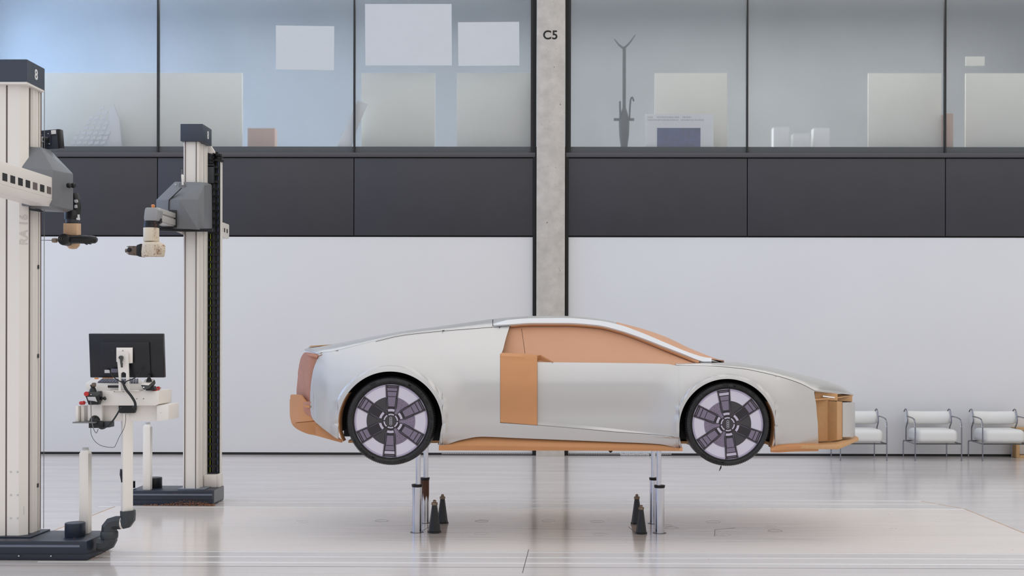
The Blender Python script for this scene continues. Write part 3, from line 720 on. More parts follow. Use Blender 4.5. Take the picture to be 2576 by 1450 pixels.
hull([P(763, 1012, YC-.79), P(782, 1010, YC-.83), P(764, 1034, YC-.79), P(784, 1030, YC-.83), P(768, 1041, YC-.79), P(790, 1056, YC-.83), P(763, 1012, YC-.7), P(790, 1056, YC-.7), P(764, 1034, YC-.7)], 'clay_outlet', m_clay, car, .004)
MB().pix([(766, 1020), (779, 1021), (779, 1027), (766, 1025)], YC-.835, .01).build('outlet_recess', m_card, car)
surfline('bumper_edge', [(741.5, 1062.5), (765, 1061), (790, 1057.7)], m_clay, lambda px, py: BW(px), .7, .004)
hull([P(776, 873, YC-.30), P(782, 870.5, YC-.30), P(783, 873.5, YC-.30), P(845, 866.5, YC-.25), P(845, 867.8, YC-.25), P(776, 873, YC+.30), P(782, 870.5, YC+.30), P(845, 866.5, YC+.25)], 'spoiler_strip', m_mdf, car, 0)
# front end: shelves and ribs of cardboard
def zpl(py, px, w): return P(px, py, YC-w)
nz = MB()
# back wall of the recess, facets
def vpan(mb, x0, w0, x1, w1, t0, t1, b0, b1, th=.006):
    a = [P(x0, t0, YC-w0), P(x1, t1, YC-w1), P(x1, b1, YC-w1), P(x0, b0, YC-w0)]
    mb.hexa(a, [v+Vector((0, th, 0)) for v in a])
fp = MB(); vpan(fp, 2044, .70, 2083, .66, 985, 990, 1112, 1110); fp.build('recess_wall', m_mdf, car)
fp = MB(); vpan(fp, 2082, .66, 2105.5, .72, 1009, 1011, 1112, 1108.5); fp.build('rib', m_mdf, car)
fp = MB(); vpan(fp, 2105.5, .60, 2119, .46, 1010, 1011, 1108.5, 1106); fp.build('rib', m_mdf, car)
fp = MB(); vpan(fp, 2050, .76, 2107, .56, 985, 991, 1006, 1009); fp.build('top_board', m_mdf, car)
fp = MB(); vpan(fp, 2106, .40, 2144, .16, 992, 996, 1009, 1011); fp.build('top_board', m_mdf, car)
fp = MB(); vpan(fp, 2070, .72, 2100, .60, 995.5, 999.5, 999, 1002.5, .004); fp.build('white_label', m_paper, car)
# horizontal shelf
sh = [P(2051, 1008, YC-.83), P(2080, 1009, YC-.69), P(2110, 1010, YC-.49), P(2145, 1011, YC-.14)]
zsh = sh[0].z; sh = [Vector((v.x, v.y, zsh)) for v in sh]
bk = [Vector((1.95, YC, zsh)), Vector((1.95, sh[0].y, zsh))]
MB().hexa(sh+[Vector((2.62, YC, zsh))]+bk, [v+Vector((0, 0, .012)) for v in sh+[Vector((2.62, YC, zsh))]+bk]).build('shelf_board', m_mdf, car)
# silver centre block
cb = MB(); grid(cb, frange(2117, 2148, 8), [lambda x: 1013-(x-2117)*.02, lambda x: 1098, lambda x: 1105], [8, 2], lambda px, py: pc([(2117, .46), (2130, .40), (2142, .28), (2148, .04)])(px)-.012*max(0, py-1098))
both(cb); cb.build('nose_centre_panel', m_silver, car, solid=-.01)
# splitter
zsp = P(2055, 1131, YC-.90).z
def flat(px, py, w): v = P(px, py, YC-w); return Vector((v.x, v.y, zsp))
sp_ = [flat(1950, 1134, .87), flat(2055, 1131, .895), flat(2111, 1131, .90), flat(2135, 1122, .55), flat(2160, 1110, .14)]
sp_ = sp_+[Vector((sp_[-1].x+.02, YC, zsp))]+[Vector((v.x, 2*YC-v.y, v.z)) for v in reversed(sp_)]
MB().hexa(sp_, [v+Vector((0, 0, .03)) for v in sp_]).build('splitter_board', m_mdf, car, bevel=.006)
sk = MB(); grid(sk, frange(1938, 2058, 16), [lambda x: NB(x)-1.5, lambda x: NB(x)+4, lambda x: lp([(1938, 1135), (1960, 1136), (2060, 1132)])(x)], [3, 3], lambda px, py: WB(px)-.05+.035*math.sin(PI*max(0, min(1, (py-NB(px)+2)/14)))); both(sk); sk.build('front_skirt_board', m_card, car, solid=-.012)
# brown edges of the wheel arches
def edge(name, pts, w0, w1, m):
    mb = MB(); a = [P(x, y, YC-w0) for x, y in pts]; b = [v+Vector((0, w0-w1, 0)) for v in a]; n = len(pts)
    mb.add(a+b, [(i, i+1, n+i+1, n+i) for i in range(n-1)]); both(mb); return mb.build(name, m, car, solid=.004)
def arcpts(a, t0, t1, n=30, k=1.0): return [(a[0]+k*a[2]*math.cos(t), a[1]-k*a[2]*math.sin(t)) for t in frange(t0, t1, n)]
edge('arch_return', arcpts(R_ARCH, PI*.80, PI*1.01)+[(852, 1085), (858, 1104), (862, 1112)], .94, .80, m_card)
edge('arch_return', [(1942, 1128), (1947, 1105)]+arcpts(F_ARCH, -.05, .55, 14), .93, .80, m_card)
# wheel housings and dark core
for nm, A, ext in (('rear', R_ARCH, .93), ('front', F_ARCH, .92)):
    c = P(A[0], A[1], YC-ext); r = A[2]/F*(YC-ext)
    mb = MB(); n = 40; vs = []
    t0, t1 = -.42, PI+.18
    if nm == 'front': t0, t1 = -.30, PI+.30
    for k in range(n+1):
        a = t0+(t1-t0)*k/n
        for yy in (c.y+.004, c.y+.34): vs.append(Vector((c.x+(r+.004)*math.cos(a), yy, c.z+(r+.004)*math.sin(a))))
    mb.add(vs, [(2*k, 2*k+1, 2*k+3, 2*k+2) for k in range(n)])
    # back disc
    bd = [Vector((c.x+(r+.004)*math.cos(t0+(t1-t0)*k/n), c.y+.34, c.z+(r+.004)*math.sin(t0+(t1-t0)*k/n))) for k in range(n+1)]
    mb.add(bd, [tuple(range(n+1))])
    both(mb); mb.build('wheel_housing', m_liner, car, solid=.003)
zf = .80
MB().box(-1.62, -1.28, YC-.55, YC+.55, zf, 1.30).box(-.75, 1.25, YC-.72, YC+.72, zf, 1.30).box(1.2, 2.0, YC-.6, YC+.6, zf, 1.2).build('inner_core', m_liner, car)
MB().box(-.78, 1.07, YC-.80, YC+.80, .735, .76).box(-1.6, 2.0, YC-.45, YC+.45, .74, .76).build('underfloor_board', m_mdf, car)

# ---- wheels
def wheel(cpx, cpy, rt, rr, rot, dark_left, name, far=False):
    w = .955; Yf = YC-w
    c = P(cpx, cpy, Yf); RT = rt/F*Yf; RR = rr/F*Yf
    ty = MB(); prof = [(RR*1.0, .022), (RR*1.015, .004), (RR*1.03, 0.0), (RR*1.04, .004), (RR+(RT-RR)*.45, -.006), (RR+(RT-RR)*.8, .002), (RT*.975, .014), (RT*.993, .030), (RT, .05), (RT, .22), (RT*.97, .25), (RR, .26)]
    if far: prof = [(r, -h) for r, h in prof]; c = Vector((c.x, 2*YC-c.y, c.z))
    ty.lathe(prof, c, 'Y', 72, cap=False)
    T = ty.build('wheel', m_tyre, car, ang=50)
    sgn = -1 if not far else 1
    def lay(mb, pts, h0, h1):       # pts in (x, z) units of rim radius, raised layers from the disc plane
        a = [Vector((c.x+x*RR, c.y+sgn*(-h0), c.z+z*RR)) for x, z in pts]; b = [Vector((v.x, c.y+sgn*(-h1)*1.0, v.z)) for v in a]
        mb.hexa(a, b)
    # disc plane sits 8 mm inside the tyre face; heights are measured inward-positive
    def H(h): return .010-h
    def L(mb, pts, h0, h1):
        a = [Vector((c.x+x*RR, c.y-sgn*(H(h0)), c.z+z*RR)) for x, z in pts]
        b = [Vector((c.x+x*RR, c.y-sgn*(H(h1)), c.z+z*RR)) for x, z in pts]
        mb.hexa(a, b)
    def ring(mb, r0, r1, t0, t1, h0, h1, n=24):
        for k in range(n):
            a, b = t0+(t1-t0)*k/n, t0+(t1-t0)*(k+1)/n
            L(mb, [(r0*math.cos(a), r0*math.sin(a)), (r1*math.cos(a), r1*math.sin(a)), (r1*math.cos(b), r1*math.sin(b)), (r0*math.cos(b), r0*math.sin(b))], h0, h1)
    mb = MB(); mb.lathe([(RR*1.005, 0), (RR*1.005, .012*-sgn)], c-Vector((0, sgn*.010, 0)), 'Y', 64); mb.build('rim_disc', m_rimw, T, smooth=False)
    if far: return
    mb = MB(); ring(mb, .955, 1.0, 0, 2*PI, 0, .0012, 72); mb.build('rim_ring', m_riml, T, smooth=False)
    full = lambda t0, t1, r, n=24: [(0, 0)]+[(r*math.cos(t0+(t1-t0)*k/n), r*math.sin(t0+(t1-t0)*k/n)) for k in range(n+1)]
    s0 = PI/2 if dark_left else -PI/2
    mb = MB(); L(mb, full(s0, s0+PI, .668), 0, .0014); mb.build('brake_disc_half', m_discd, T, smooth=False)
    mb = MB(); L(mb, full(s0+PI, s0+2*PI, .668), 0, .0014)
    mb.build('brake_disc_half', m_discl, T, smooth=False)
    mb = MB()
    for k in range(36):
        for r in (.45, .53, .61):
            a = 2*PI*(k+r*3)/36
            if (math.cos(a) < 0) == dark_left: continue
            x, z = r*math.cos(a), r*math.sin(a)
            L(mb, [(x-.007, z-.007), (x+.007, z-.007), (x+.007, z+.007), (x-.007, z+.007)], .0014, .0018)
    mb.build('disc_holes', m_spoke, T, smooth=False)
    for k in range(6):
        a = PI/2+rot+k*PI/3
        ca, sa = math.cos(a), math.sin(a)
        tr = lambda u, v: (u*ca-v*sa, u*sa+v*ca)      # u radial, v across
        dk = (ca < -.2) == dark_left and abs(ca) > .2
        S = MB(); L(S, [tr(*p) for p in [(.20, -.075), (.36, -.145), (.982, -.188), (.982, .188), (.36, .145), (.20, .075)]], 0, .004)
        so = S.build('spoke', m_spoke, T, smooth=False, bevel=0)
        # raised edges
    # inlays of every spoke as one printed pattern per spoke group
    for k in range(6):
        gi = MB(); li = MB(); ed = MB()
        a = PI/2+rot+k*PI/3; ca, sa = math.cos(a), math.sin(a)
        tr = lambda u, v: (u*ca-v*sa, u*sa+v*ca)
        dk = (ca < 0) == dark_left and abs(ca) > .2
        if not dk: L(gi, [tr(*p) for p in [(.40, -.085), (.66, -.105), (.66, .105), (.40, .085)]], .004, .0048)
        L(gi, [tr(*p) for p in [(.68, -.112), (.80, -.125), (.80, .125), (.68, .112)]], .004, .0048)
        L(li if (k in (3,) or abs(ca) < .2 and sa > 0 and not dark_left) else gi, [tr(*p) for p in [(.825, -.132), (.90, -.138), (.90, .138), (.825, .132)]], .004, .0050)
        for s in (-1, 1):
            L(ed, [tr(*p) for p in [(.62, s*.150), (.95, s*.166), (.95, s*.172), (.62, s*.158)]], .004, .0052)
            L(ed, [tr(*p) for p in [(.30, s*.112), (.60, s*.118), (.60, s*.124), (.30, s*.120)]], .004, .0052)
            L(ed, [tr(*p) for p in [(.64, s*.100), (.72, s*.104), (.72, s*.110), (.64, s*.106)]], .0048, .0056)
        ring(li, .265, .33, a-.30, a+.30, .004, .0055, 8)
        L(ed, [tr(*p) for p in [(.93, -.12), (.945, -.12), (.945, .12), (.93, .12)]], .004, .0052)
        gi.build('spoke_inlay', m_spokeg, T, smooth=False); li.build('spoke_highlight', m_spokel, T, smooth=False); ed.build('spoke_edge_line', m_discl, T, smooth=False)
    hb = MB(); ring(hb, 0.001, .225, 0, 2*PI, .004, .006, 40); hb.build('hub', m_spoke, T, smooth=False)
    hb = MB()
    for k in range(6):
        a = rot+k*PI/3; ring(hb, .165, .20, a+.08, a+PI/3-.12, .006, .0075, 8)
    hb.build('hub_ring', m_spokel, T, smooth=False)
    hb = MB(); ring(hb, .0005, .15, 0, 2*PI, .006, .009, 40); hb.build('hub_cap', m_discd, T, smooth=False)
    em = MB()
    for k in range(4):
        cz = (k-1.5)*.052; pts = []
        for i in range(24):
            u = 2*PI*i/24; v = 2*PI*(i+1)/24
            o = .036; n_ = .028
            L(em, [(o*math.cos(u), cz+o*math.sin(u)), (o*math.cos(v), cz+o*math.sin(v)), (n_*math.cos(v), cz+n_*math.sin(v)), (n_*math.cos(u), cz+n_*math.sin(u))], .009, .0105)
    em.build('emblem', m_rimw, T, smooth=False)
    # raised sidewall lettering
    tx = MB()
    rm = RR+(RT-RR)*.52
    def arc_text(s, a0, size, step):
        for i, ch in enumerate(s):
            if ch == ' ': continue
            a = a0-i*step
            o = Vector((c.x+rm*math.cos(a), c.y-.0075, c.z+rm*math.sin(a)))
            up = Vector((math.cos(a), 0, math.sin(a))); rt = Vector((math.sin(a), 0, -math.cos(a)))
            t = text_mb(ch, size, .0012, o, rt, up, bold=.02)
            tx.add(t.v, t.f)
        tx.build('tyre_lettering', m_tread, T, smooth=False); tx.v = []; tx.f = []
    if dark_left:
        arc_text('MICHELIN', math.radians(62), .036, .088); arc_text('PILOT SPORT 4 S', math.radians(14), .022, .052)
        arc_text('MICHELIN', math.radians(244), .036, .088)
    else:
        arc_text('MICHELIN', math.radians(80), .032, .078); arc_text('MICHELIN', math.radians(262), .032, .078); arc_text('PILOT SPORT 4 S', math.radians(170), .020, .05)
    # chequered motif
    for a0 in ((math.radians(120), math.radians(-70)) if dark_left else (math.radians(97), math.radians(34), math.radians(-95))):
        for i in range(7):
            for j in range(3):
                if (i+j) % 2: continue
                r = rm-.010+j*.008; a = a0-i*.022
                up = Vector((math.cos(a), 0, math.sin(a))); rt = Vector((math.sin(a), 0, -math.cos(a))); o = Vector((c.x, c.y-.0078, c.z))+up*r
                q = [o-rt*.004, o+rt*.004, o+rt*.004+up*.006, o-rt*.004+up*.006]; tx.hexa(q, [v-Vector((0, .0008, 0)) for v in q])
    tx.build('chequered_motif', m_tread, T, smooth=False)
    tx = MB()
    for k in range(140):
        a = 2*PI*k/140; up = Vector((math.cos(a), 0, math.sin(a))); rt = Vector((math.sin(a), 0, -math.cos(a)))
        o = Vector((c.x, c.y+.006, c.z))+up*(RT*.958); q = [o-rt*.0018, o+rt*.0018, o+rt*.0018+up*.014+Vector((0, .022, 0)), o-rt*.0018+up*.014+Vector((0, .022, 0))]
        tx.hexa(q, [v-Vector((0, .0035, 0))+up*.001 for v in q])
    tx.build('tread_grooves', m_discd, T, smooth=False)
wheel(983, 1060, 112, 92, -.04, True, 'rear')
wheel(1831, 1068, 106, 88.5, .125, False, 'front')
wheel(983, 1060, 112, 92, 0, True, 'rear', far=True)
wheel(1831, 1068, 106, 88.5, 0, False, 'front', far=True)
# loose strand hanging under the front tyre
MB().tube([P(1814, 1172, YC-.9), P(1813, 1178, YC-.9), P(1809, 1186, YC-.9)], [.004, .006, .0015], 6).build('loose_strand', m_dk, car)

# ================================================================ lift posts
def lift_post(px, Y, rtop, rbot, ptop, label, m=m_chrome, mc=m_dk, basey=None):
    b = P(px, 1330, Y); b.z = 0
    t = thing('lift_post', b, label, 'post', 'telescopic steel posts under the car')
    zc = P(px, ptop, Y).z
    MB().lathe([(rbot, .001), (rbot, zc-.02)], b, n=36).build('sleeve', m, t)
    MB().lathe([(rbot+.002, zc-.022), (rbot+.006, zc-.004), (rbot+.004, zc), (rtop+.001, zc)], b, n=36).build('collar', mc, t)
    MB().lathe([(rtop, zc-.01), (rtop, .7335)], b+Vector((.009 if px < 1371 else -.006, 0, 0)), n=32).build('piston', m_chrome, t)
    MB().lathe([(rbot+.016, .0005), (rbot+.016, .0015)], b, n=36).build('floor_ring', m_scratch, t)
    return t
lift_post(1049, 9.78, .020, .040, 1219, 'polished steel lift post behind the rear wheel, the shorter front one of the pair')
lift_post(1068.5, 10.28, .021, .037, 1202, 'rust brown topped lift post behind the rear wheel, farther of the pair', m=m_rustrun)
lift_post(1659, 9.78, .020, .040, 1221, 'polished steel lift post left of the front wheel, nearer of the pair')
lift_post(1645, 10.28, .020, .037, 1202, 'steel lift post left of the front wheel, farther one mostly hidden')
# ================================================================ black cones
def cone(px, py, ptop, label, nutm, first=None):
    Y = F*CAMZ/(py-850); b = P(px, py, Y+.045); b.z = 0; b.y = Y+.045
    sc = (P(px, ptop, b.y).z)/.27
    if first is None:
        t = thing('tapered_support', b, label, 'support', 'black tapered supports on the floor')
        MB().lathe([(.056, .0005), (.056, .014), (.050, .016), (.022, .225), (.020, .228)], b, n=8).build('body', m_cone, t, ang=20)
        MB().lathe([(.024, .226), (.026, .230), (.026, .246), (.020, .250)], b, n=6).build('nut', nutm, t)
        MB().lathe([(.013, .248), (.014, .262), (.009, .270)], b, n=16).build('stud', m_brass, t)
        return t
    t = copy_tree(first); t.location = b; t['label'] = label; t.scale = (sc, sc, sc)
    return t
c1 = cone(1093, 1344, 1270, 'black tapered support in front, beside the rear steel post, with a pale nut', m_brass)
cone(1113, 1320, 1244, 'black tapered support standing behind the left front one', m_brass, c1)
cone(1613, 1345, 1271, 'black tapered support in front, left of the right steel post, with bronze nut', m_brass, c1)
cone(1602, 1320, 1244, 'black tapered support standing behind the right front one', m_brass, c1)

# ================================================================ far milling machine
FB = Vector((-3.55, 11.45, 0))
fm = thing('milling_machine', FB, 'white column milling machine farther back, with chip covered cream head and black cable chain', 'machine')
X1 = -3.15
MB().box(-3.95, X1, 11.30, 11.68, .004, .055).box(-3.95, X1, 11.283, 11.68, .055, .14).build('base', m_navy, fm, bevel=.003)
MB().box(-3.94, X1-.002, 11.279, 11.284, .096, .112).build('base_stripe', m_navyl, fm)
MB().box(X1, X1+.004, 11.33, 11.675, .02, .138).build('base_end_plate', m_grey, fm)
MB().box(-3.50, -3.24, 11.34, 11.66, .14, .150).build('column_foot', m_navyl, fm, bevel=.002)
MB().prism([(-3.462, 11.39), (-3.448, 11.385), (-3.44, 11.39), (-3.342, 11.39), (-3.335, 11.385), (-3.325, 11.385), (-3.315, 11.40), (-3.315, 11.44), (-3.322, 11.445), (-3.322, 11.52), (-3.312, 11.525), (-3.312, 11.60), (-3.318, 11.61), (-3.312, 11.62), (-3.312, 11.68), (-3.462, 11.68)], .15, 3.47).build('column', m_rwhite, fm, smooth=False)
MB().box(-3.449, -3.441, 11.3835, 11.388, .15, 3.47).box(-3.343, -3.335, 11.3825, 11.388, .15, 3.47).box(-3.3145, -3.3115, 11.53, 11.535, .15, 3.47).build('column_groove', m_rgroove, fm)
MB().box(-3.481, -3.269, 11.35, 11.66, 3.471, 3.634).build('head_box', m_box, fm, bevel=.002)
text_mb('8', .105, .001, (-3.2675, 11.53, 3.553), (0, 1, 0), (0, 0, 1), bold=.02).build('number', m_white, fm, smooth=False)
# housing
hull([P(393, 503.5, 11.25), P(393, 523, 11.25), P(394, 573, 11.25), P(440, 457.5, 11.34), P(505, 458.5, 11.34), P(451, 502, 11.18), P(451, 575, 11.18), P(498, 578, 11.18), P(498, 502, 11.2), P(513.5, 466, 11.30), P(513.5, 579, 11.24), P(533, 465, 11.62), P(534, 580, 11.62), P(522, 460, 11.50), P(440, 458, 11.62), P(402, 500, 11.62), P(402, 575, 11.62)], 'carriage_housing', m_grey, fm, .004)
MB().pix([(455.5, 472.6), (424, 503), (423, 528), (424, 528), (425.2, 503.4), (456.7, 473)], 11.2, .02).build('housing_joint', m_seam, fm, smooth=False)
MB().pix([(398, 577), (424, 575), (459, 590), (459, 580), (440, 576)], 11.35, .2).build('underside_plate', m_rwhite, fm)
MB().pix([(398, 569), (398, 581), (461, 583), (534, 583), (534, 575), (461, 577), (443, 576)], 11.2, .02).build('lower_seal', m_dk, fm)
MB().pix([(424, 528), (443, 529), (443, 573), (399, 573), (399, 560), (424, 558)], 11.17, .03).build('ram_port', m_dk, fm, bevel=.002)
# ram
xr_ = -3.47
mb = MB()
for z0, z1 in ((PZZ(541, 10.9, 403), PZZ(529, 10.9, 403)), (PZZ(560, 10.9, 403), PZZ(545, 10.9, 403))):
    mb.box(xr_-.12, xr_, 10.72, 11.2, z0, z1)
mb.box(xr_-.12, xr_-.014, 10.72, 11.2, PZZ(563, 10.9, 403), PZZ(528, 10.9, 403))
mb.build('ram', m_alu, fm, bevel=.003)
zc_ = PZZ(586, 12.9, 565)
tb_ = MB().box(xr_-.14, xr_, 11.6, 13.08, PZZ(600, 13.0, 570), PZZ(563, 13.0, 570)); tb_.build('ram_tail', m_rwhite, fm, bevel=.012)
sl_ = MB()
for k in range(8):
    y = 13.0-k*.105; sl_.box(xr_-.002, xr_+.002, y-.035, y+.005, PZZ(587, 13.0, 570), PZZ(577, 13.0, 570))
sl_.build('slot_row', m_slotd, fm)
# tool head
Yh = 10.62
MB().pix([(366, 523), (390, 523), (397, 528), (394, 548), (391, 555), (363, 555), (361.5, 549), (364, 528)], Yh-.02, .15).build('head_block', m_hgrey, fm, bevel=.004)
hx = PXX(380, Yh+.06); hy = Yh+.06
MB().lathe([(.012, PZZ(524, hy, 384)), (.017, PZZ(517, hy, 384)), (.011, PZZ(515, hy, 384))], (hx+.016, hy, 0), n=12).build('warning_cap', m_orange, fm)
MB().lathe([(.067, PZZ(574, hy, 380)), (.067, PZZ(565, hy, 380)), (.064, PZZ(564.5, hy, 380)), (.064, PZZ(555, hy, 380))], (hx, hy, 0), n=24).build('black_collar', m_dk, fm)
MB().lathe([(.069, PZZ(608, hy, 380)), (.069, PZZ(574, hy, 380))], (hx, hy, 0), n=28).build('cream_cylinder', m_cream, fm, bevel=.002)
hull([P(x, y, hy+d) for x, y, d in ((357, 614, -.05), (362, 608, -.06), (400, 608, -.06), (415, 616, -.05), (416.5, 630, -.06), (413, 647, -.05), (356, 647, -.05), (354.6, 640, -.06), (357, 614, .08), (400, 608, .08), (415, 616, .08), (413, 647, .08), (356, 647, .08), (385, 612, -.085), (385, 640, -.09), (372, 646, -.08), (400, 646, -.08), (398, 616, -.08), (366, 616, -.08))], 'cream_gear_head', m_chipdirty, fm, .012, 3)
MB().pix([(343.5, 617), (355, 613), (356, 646), (350, 646), (343.5, 643)], hy-.05, .10).build('black_ring', m_dk, fm, bevel=.003)
MB().pix([(322, 619), (343.5, 619), (343.5, 643), (322, 641)], hy-.045, .09).build('spindle_block', m_brown, fm, bevel=.003)
MB().tube([P(316, 631, hy), P(323, 631, hy)], .018, 8).build('spindle_nose', m_brown, fm)
MB().lathe([(.020, -.052), (.020, -.045), (.012, -.058), (.006, -.06)], P(330, 630, hy), 'Y', 16).build('boss', m_dk, fm)
for x, y in ((325, 622), (341, 622), (325, 639), (341, 640)):
    MB().lathe([(.004, -.049), (.004, -.044)], P(x, y, hy), 'Y', 8).build('screw', m_dk, fm)
# bracket between head and ram
MB().pix([(396, 526), (402, 528), (404, 560), (396, 566), (393, 556)], 10.70, .05).build('mounting_bracket', m_dk, fm, bevel=.003)
# counterweight rod on the housing
MB().pix([(457, 466), (462, 466), (461, 440), (457, 438), (455.5, 441)], 11.28, .012).build('release_lever', m_rwhite, fm, bevel=.002)
MB().lathe([(.032, -.012), (.032, 0)], P(459, 466, 11.30), 'Y', 20).build('lever_boss', m_grey, fm)
MB().tube([P(454.5, 424, 11.3), P(460.5, 424, 11.3)], .004, 8).build('lever_knob', m_dk, fm)
MB().tube([P(457.5, 424, 11.3), P(457.5, 440, 11.3)], .003, 8).build('lever_pin', m_gcable, fm)
MB().lathe([(.010, -.006), (.010, 0)], P(442, 465, 11.31), 'Y', 12).build('bolt_eye', m_chrome, fm)
# thin edge rail on the left of the column
# cable chain
Yk = 11.72
ch_l, ch_r = PXX(521.5, Yk), PXX(552.5, Yk)
zk0, zk1 = PZZ(1194, Yk, 536), PZZ(400, Yk, 536)
MB().box(ch_l, ch_r, Yk+.05, Yk+.06, zk0, zk1).box(PXX(538, Yk), ch_r+.003, Yk+.048, Yk+.06, zk1, PZZ(386, Yk, 536)).build('chain_backing', m_dk, fm)
ck = MB(); n = 44
ck.box(ch_l, ch_l+.010, Yk, Yk+.05, zk0, zk1).box(ch_r-.012, ch_r, Yk, Yk+.05, zk0, zk1)
for k in range(n):
    z = zk0+.01+(zk1-zk0-.02)*k/(n-1)
    ck.box(ch_l, ch_r, Yk-.003, Yk+.008, z-.010, z+.010)
    ck.box(ch_r-.016, ch_r+.003, Yk-.006, Yk+.05, z-.020, z+.012)
# rounded top loop
cxk = PXX(543, Yk); czk = zk1-.0
for k in range(9):
    a = PI*k/8
    ck.obox((PXX(532, Yk)+.0+.085*math.cos(a)-.0, Yk+.02, zk1-.02+.085*math.sin(a)), .045, .05, .02, ry=-(a-PI/2) if False else 0)
ck.build('cable_chain', m_dk, fm, smooth=False)
MB().box(ch_r+.003, ch_r+.009, Yk+.0, Yk+.06, zk0, zk1-.02).build('chain_guide', m_rwhite, fm)
for xo, m, rr_ in ((.022, m_yellow, .004), (.100, m_blue, .010), (.048, m_gcable, .003), (.062, m_keys, .004), (.078, m_umb, .004)):
    MB().tube([(ch_l+xo, Yk+.028, zk0), (ch_l+xo, Yk+.028, zk1)], rr_, 8).build('cable', m, fm)
# top bundle of the chain next to the column
mb = MB()
for k in range(4):
    zt_ = PZZ(390+k*9, Yk-.02, 525); mb.box(PXX(512, Yk), PXX(539, Yk), Yk-.03, Yk-.015, zt_-.012, zt_)
for x in (512, 525, 538): mb.box(PXX(x, Yk)-.004, PXX(x, Yk)+.004, Yk-.03, Yk+.04, PZZ(415, Yk, 525), PZZ(386, Yk, 525))
mb.build('chain_top_frame', m_dk, fm, smooth=False)
for k, m in enumerate((m_gcable, m_yellow, m_white, m_blue, m_keys, m_umb)):
    MB().tube([P(514+k*4, 388, Yk-.005), P(514+k*4, 416, Yk-.005)], .006, 6).build('cable', m, fm)
MB().box(PXX(512, Yk), PXX(539, Yk), Yk-.03, Yk+.05, PZZ(462, Yk, 525), PZZ(415, Yk, 525)).build('connection_box', m_joint, fm, bevel=.003)
MB().pix([(513, 366), (530, 367), (541, 384), (541, 386), (512, 386)], Yk-.02, .05).build('cable_bracket', m_rwhite, fm, bevel=.002)
MB().box(PXX(517, 11.6), PXX(549, 11.6), 11.55, 11.68, .14, PZZ(1197, 11.55, 530)).build('terminal_box', m_rwhite, fm, bevel=.004)
MB().box(PXX(549, 11.6)+.001, PXX(556, 11.6), 11.56, 11.68, .14, PZZ(1194, 11.55, 530)).build('terminal_box_side', m_rwhite, fm, bevel=.002)
def square_post(t, x, y, z1, s=.07):
    h = s/2; c = .012
    MB().hexa([(x-h, y-h, .14), (x+h, y-h, .14), (x+h, y+h, .14), (x-h, y+h, .14)], [(x-h, y-h, z1-.045), (x+h, y-h, z1-.045), (x+h, y+h, z1-.045), (x-h, y+h, z1-.045)]).hexa([(x-h, y-h, z1-.045), (x+h, y-h, z1-.045), (x+h, y+h, z1-.045), (x-h, y+h, z1-.045)], [(x-h+c, y-h+c, z1-.02), (x+h-c, y-h+c, z1-.02), (x+h-c, y+h-c, z1-.02), (x-h+c, y+h-c, z1-.02)]).build('side_post', m_rwhite, t, bevel=.004)
    MB().lathe([(.024, z1-.022), (.024, z1-.010), (.021, z1-.008), (.021, z1-.004), (.025, z1-.002), (.025, z1)], (x, y, 0), n=20).build('post_cap', m_grille, t)
square_post(fm, PXX(371.5, 11.36), 11.365, .14+.645)
MB().lathe([(.068, .14), (.070, .145), (.070, .235), (.064, .24)], (PXX(389, 11.52), 11.53, 0), n=28).build('stop_buffer', m_dk, fm)
MB().lathe([(.03, .14), (.03, .205)], (PXX(333, 11.5), 11.5, 0), n=20).build('stop_buffer', m_dk, fm)

# ================================================================ near milling machine
NB_ = Vector((-3.8, 8.75, 0))
nm_ = thing('milling_machine', NB_, 'large white column milling machine at the left edge, nearest the camera', 'machine')
XN = -3.265
MB().box(-4.6, XN, 8.50, 8.95, .004, .05).box(-4.6, XN, 8.483, 8.95, .05, .141).build('base', m_navy, nm_, bevel=.004)
MB().box(-4.6, XN-.05, 8.4795, 8.484, .098, .114).build('base_stripe', m_navyl, nm_)
for x in (-4.0, -3.75, -3.52): MB().lathe([(.005, -.004), (.005, .001)], (x, 8.482, .035), 'Y', 10).build('screw', m_grille, nm_)
MB().box(-4.3, -3.72, 8.60, 8.95, .141, .152).build('column_foot', m_navy, nm_, bevel=.002)
MB().prism([(-4.3, 8.66), (-4.3, 8.92), (-3.780, 8.92), (-3.780, 8.865), (-3.786, 8.86), (-3.786, 8.85), (-3.780, 8.845), (-3.780, 8.82), (-3.790, 8.815), (-3.790, 8.805), (-3.778, 8.80), (-3.778, 8.775), (-3.80, 8.765), (-3.80, 8.70), (-3.779, 8.70), (-3.826, 8.65), (-3.912, 8.65), (-3.914, 8.66)], .152, 3.44).build('column', m_rwhite, nm_, smooth=False)
MB().prism([(-4.3, 8.635), (-3.97, 8.635), (-3.925, 8.65), (-3.925, 8.68), (-4.3, 8.68)], .152, 3.44).build('column_cover', m_rwhite, nm_, smooth=False)
MB().box(-3.7985, -3.7965, 8.72, 8.765, .152, 3.44).box(-3.9245, -3.913, 8.652, 8.66, .152, 3.44).box(-3.7795, -3.7785, 8.868, 8.872, .152, 3.44).build('column_groove', m_rgroove, nm_)
MB().box(-3.7785, -3.7765, 8.905, 8.912, .16, 3.44).build('guide_strip', m_rust, nm_)
for yy in (672, 896, 1222): MB().box(-3.779, -3.775, 8.855, 8.875, PZZ(yy+5, 8.86, 92), PZZ(yy-5, 8.86, 92)).build('stop_clip', m_dk, nm_)
MB().tube([(-3.762, 8.93, .16), (-3.762, 8.93, 3.45)], .0025, 6).build('steel_cable', m_gcable, nm_)
for yy in (1188, 1246, 1304):
    for xx in (27.5, 44.5): MB().lathe([(.0055, -.004), (.0055, .002)], P(xx, yy, 8.65), 'Y', 10).build('screw', m_chrome, nm_)
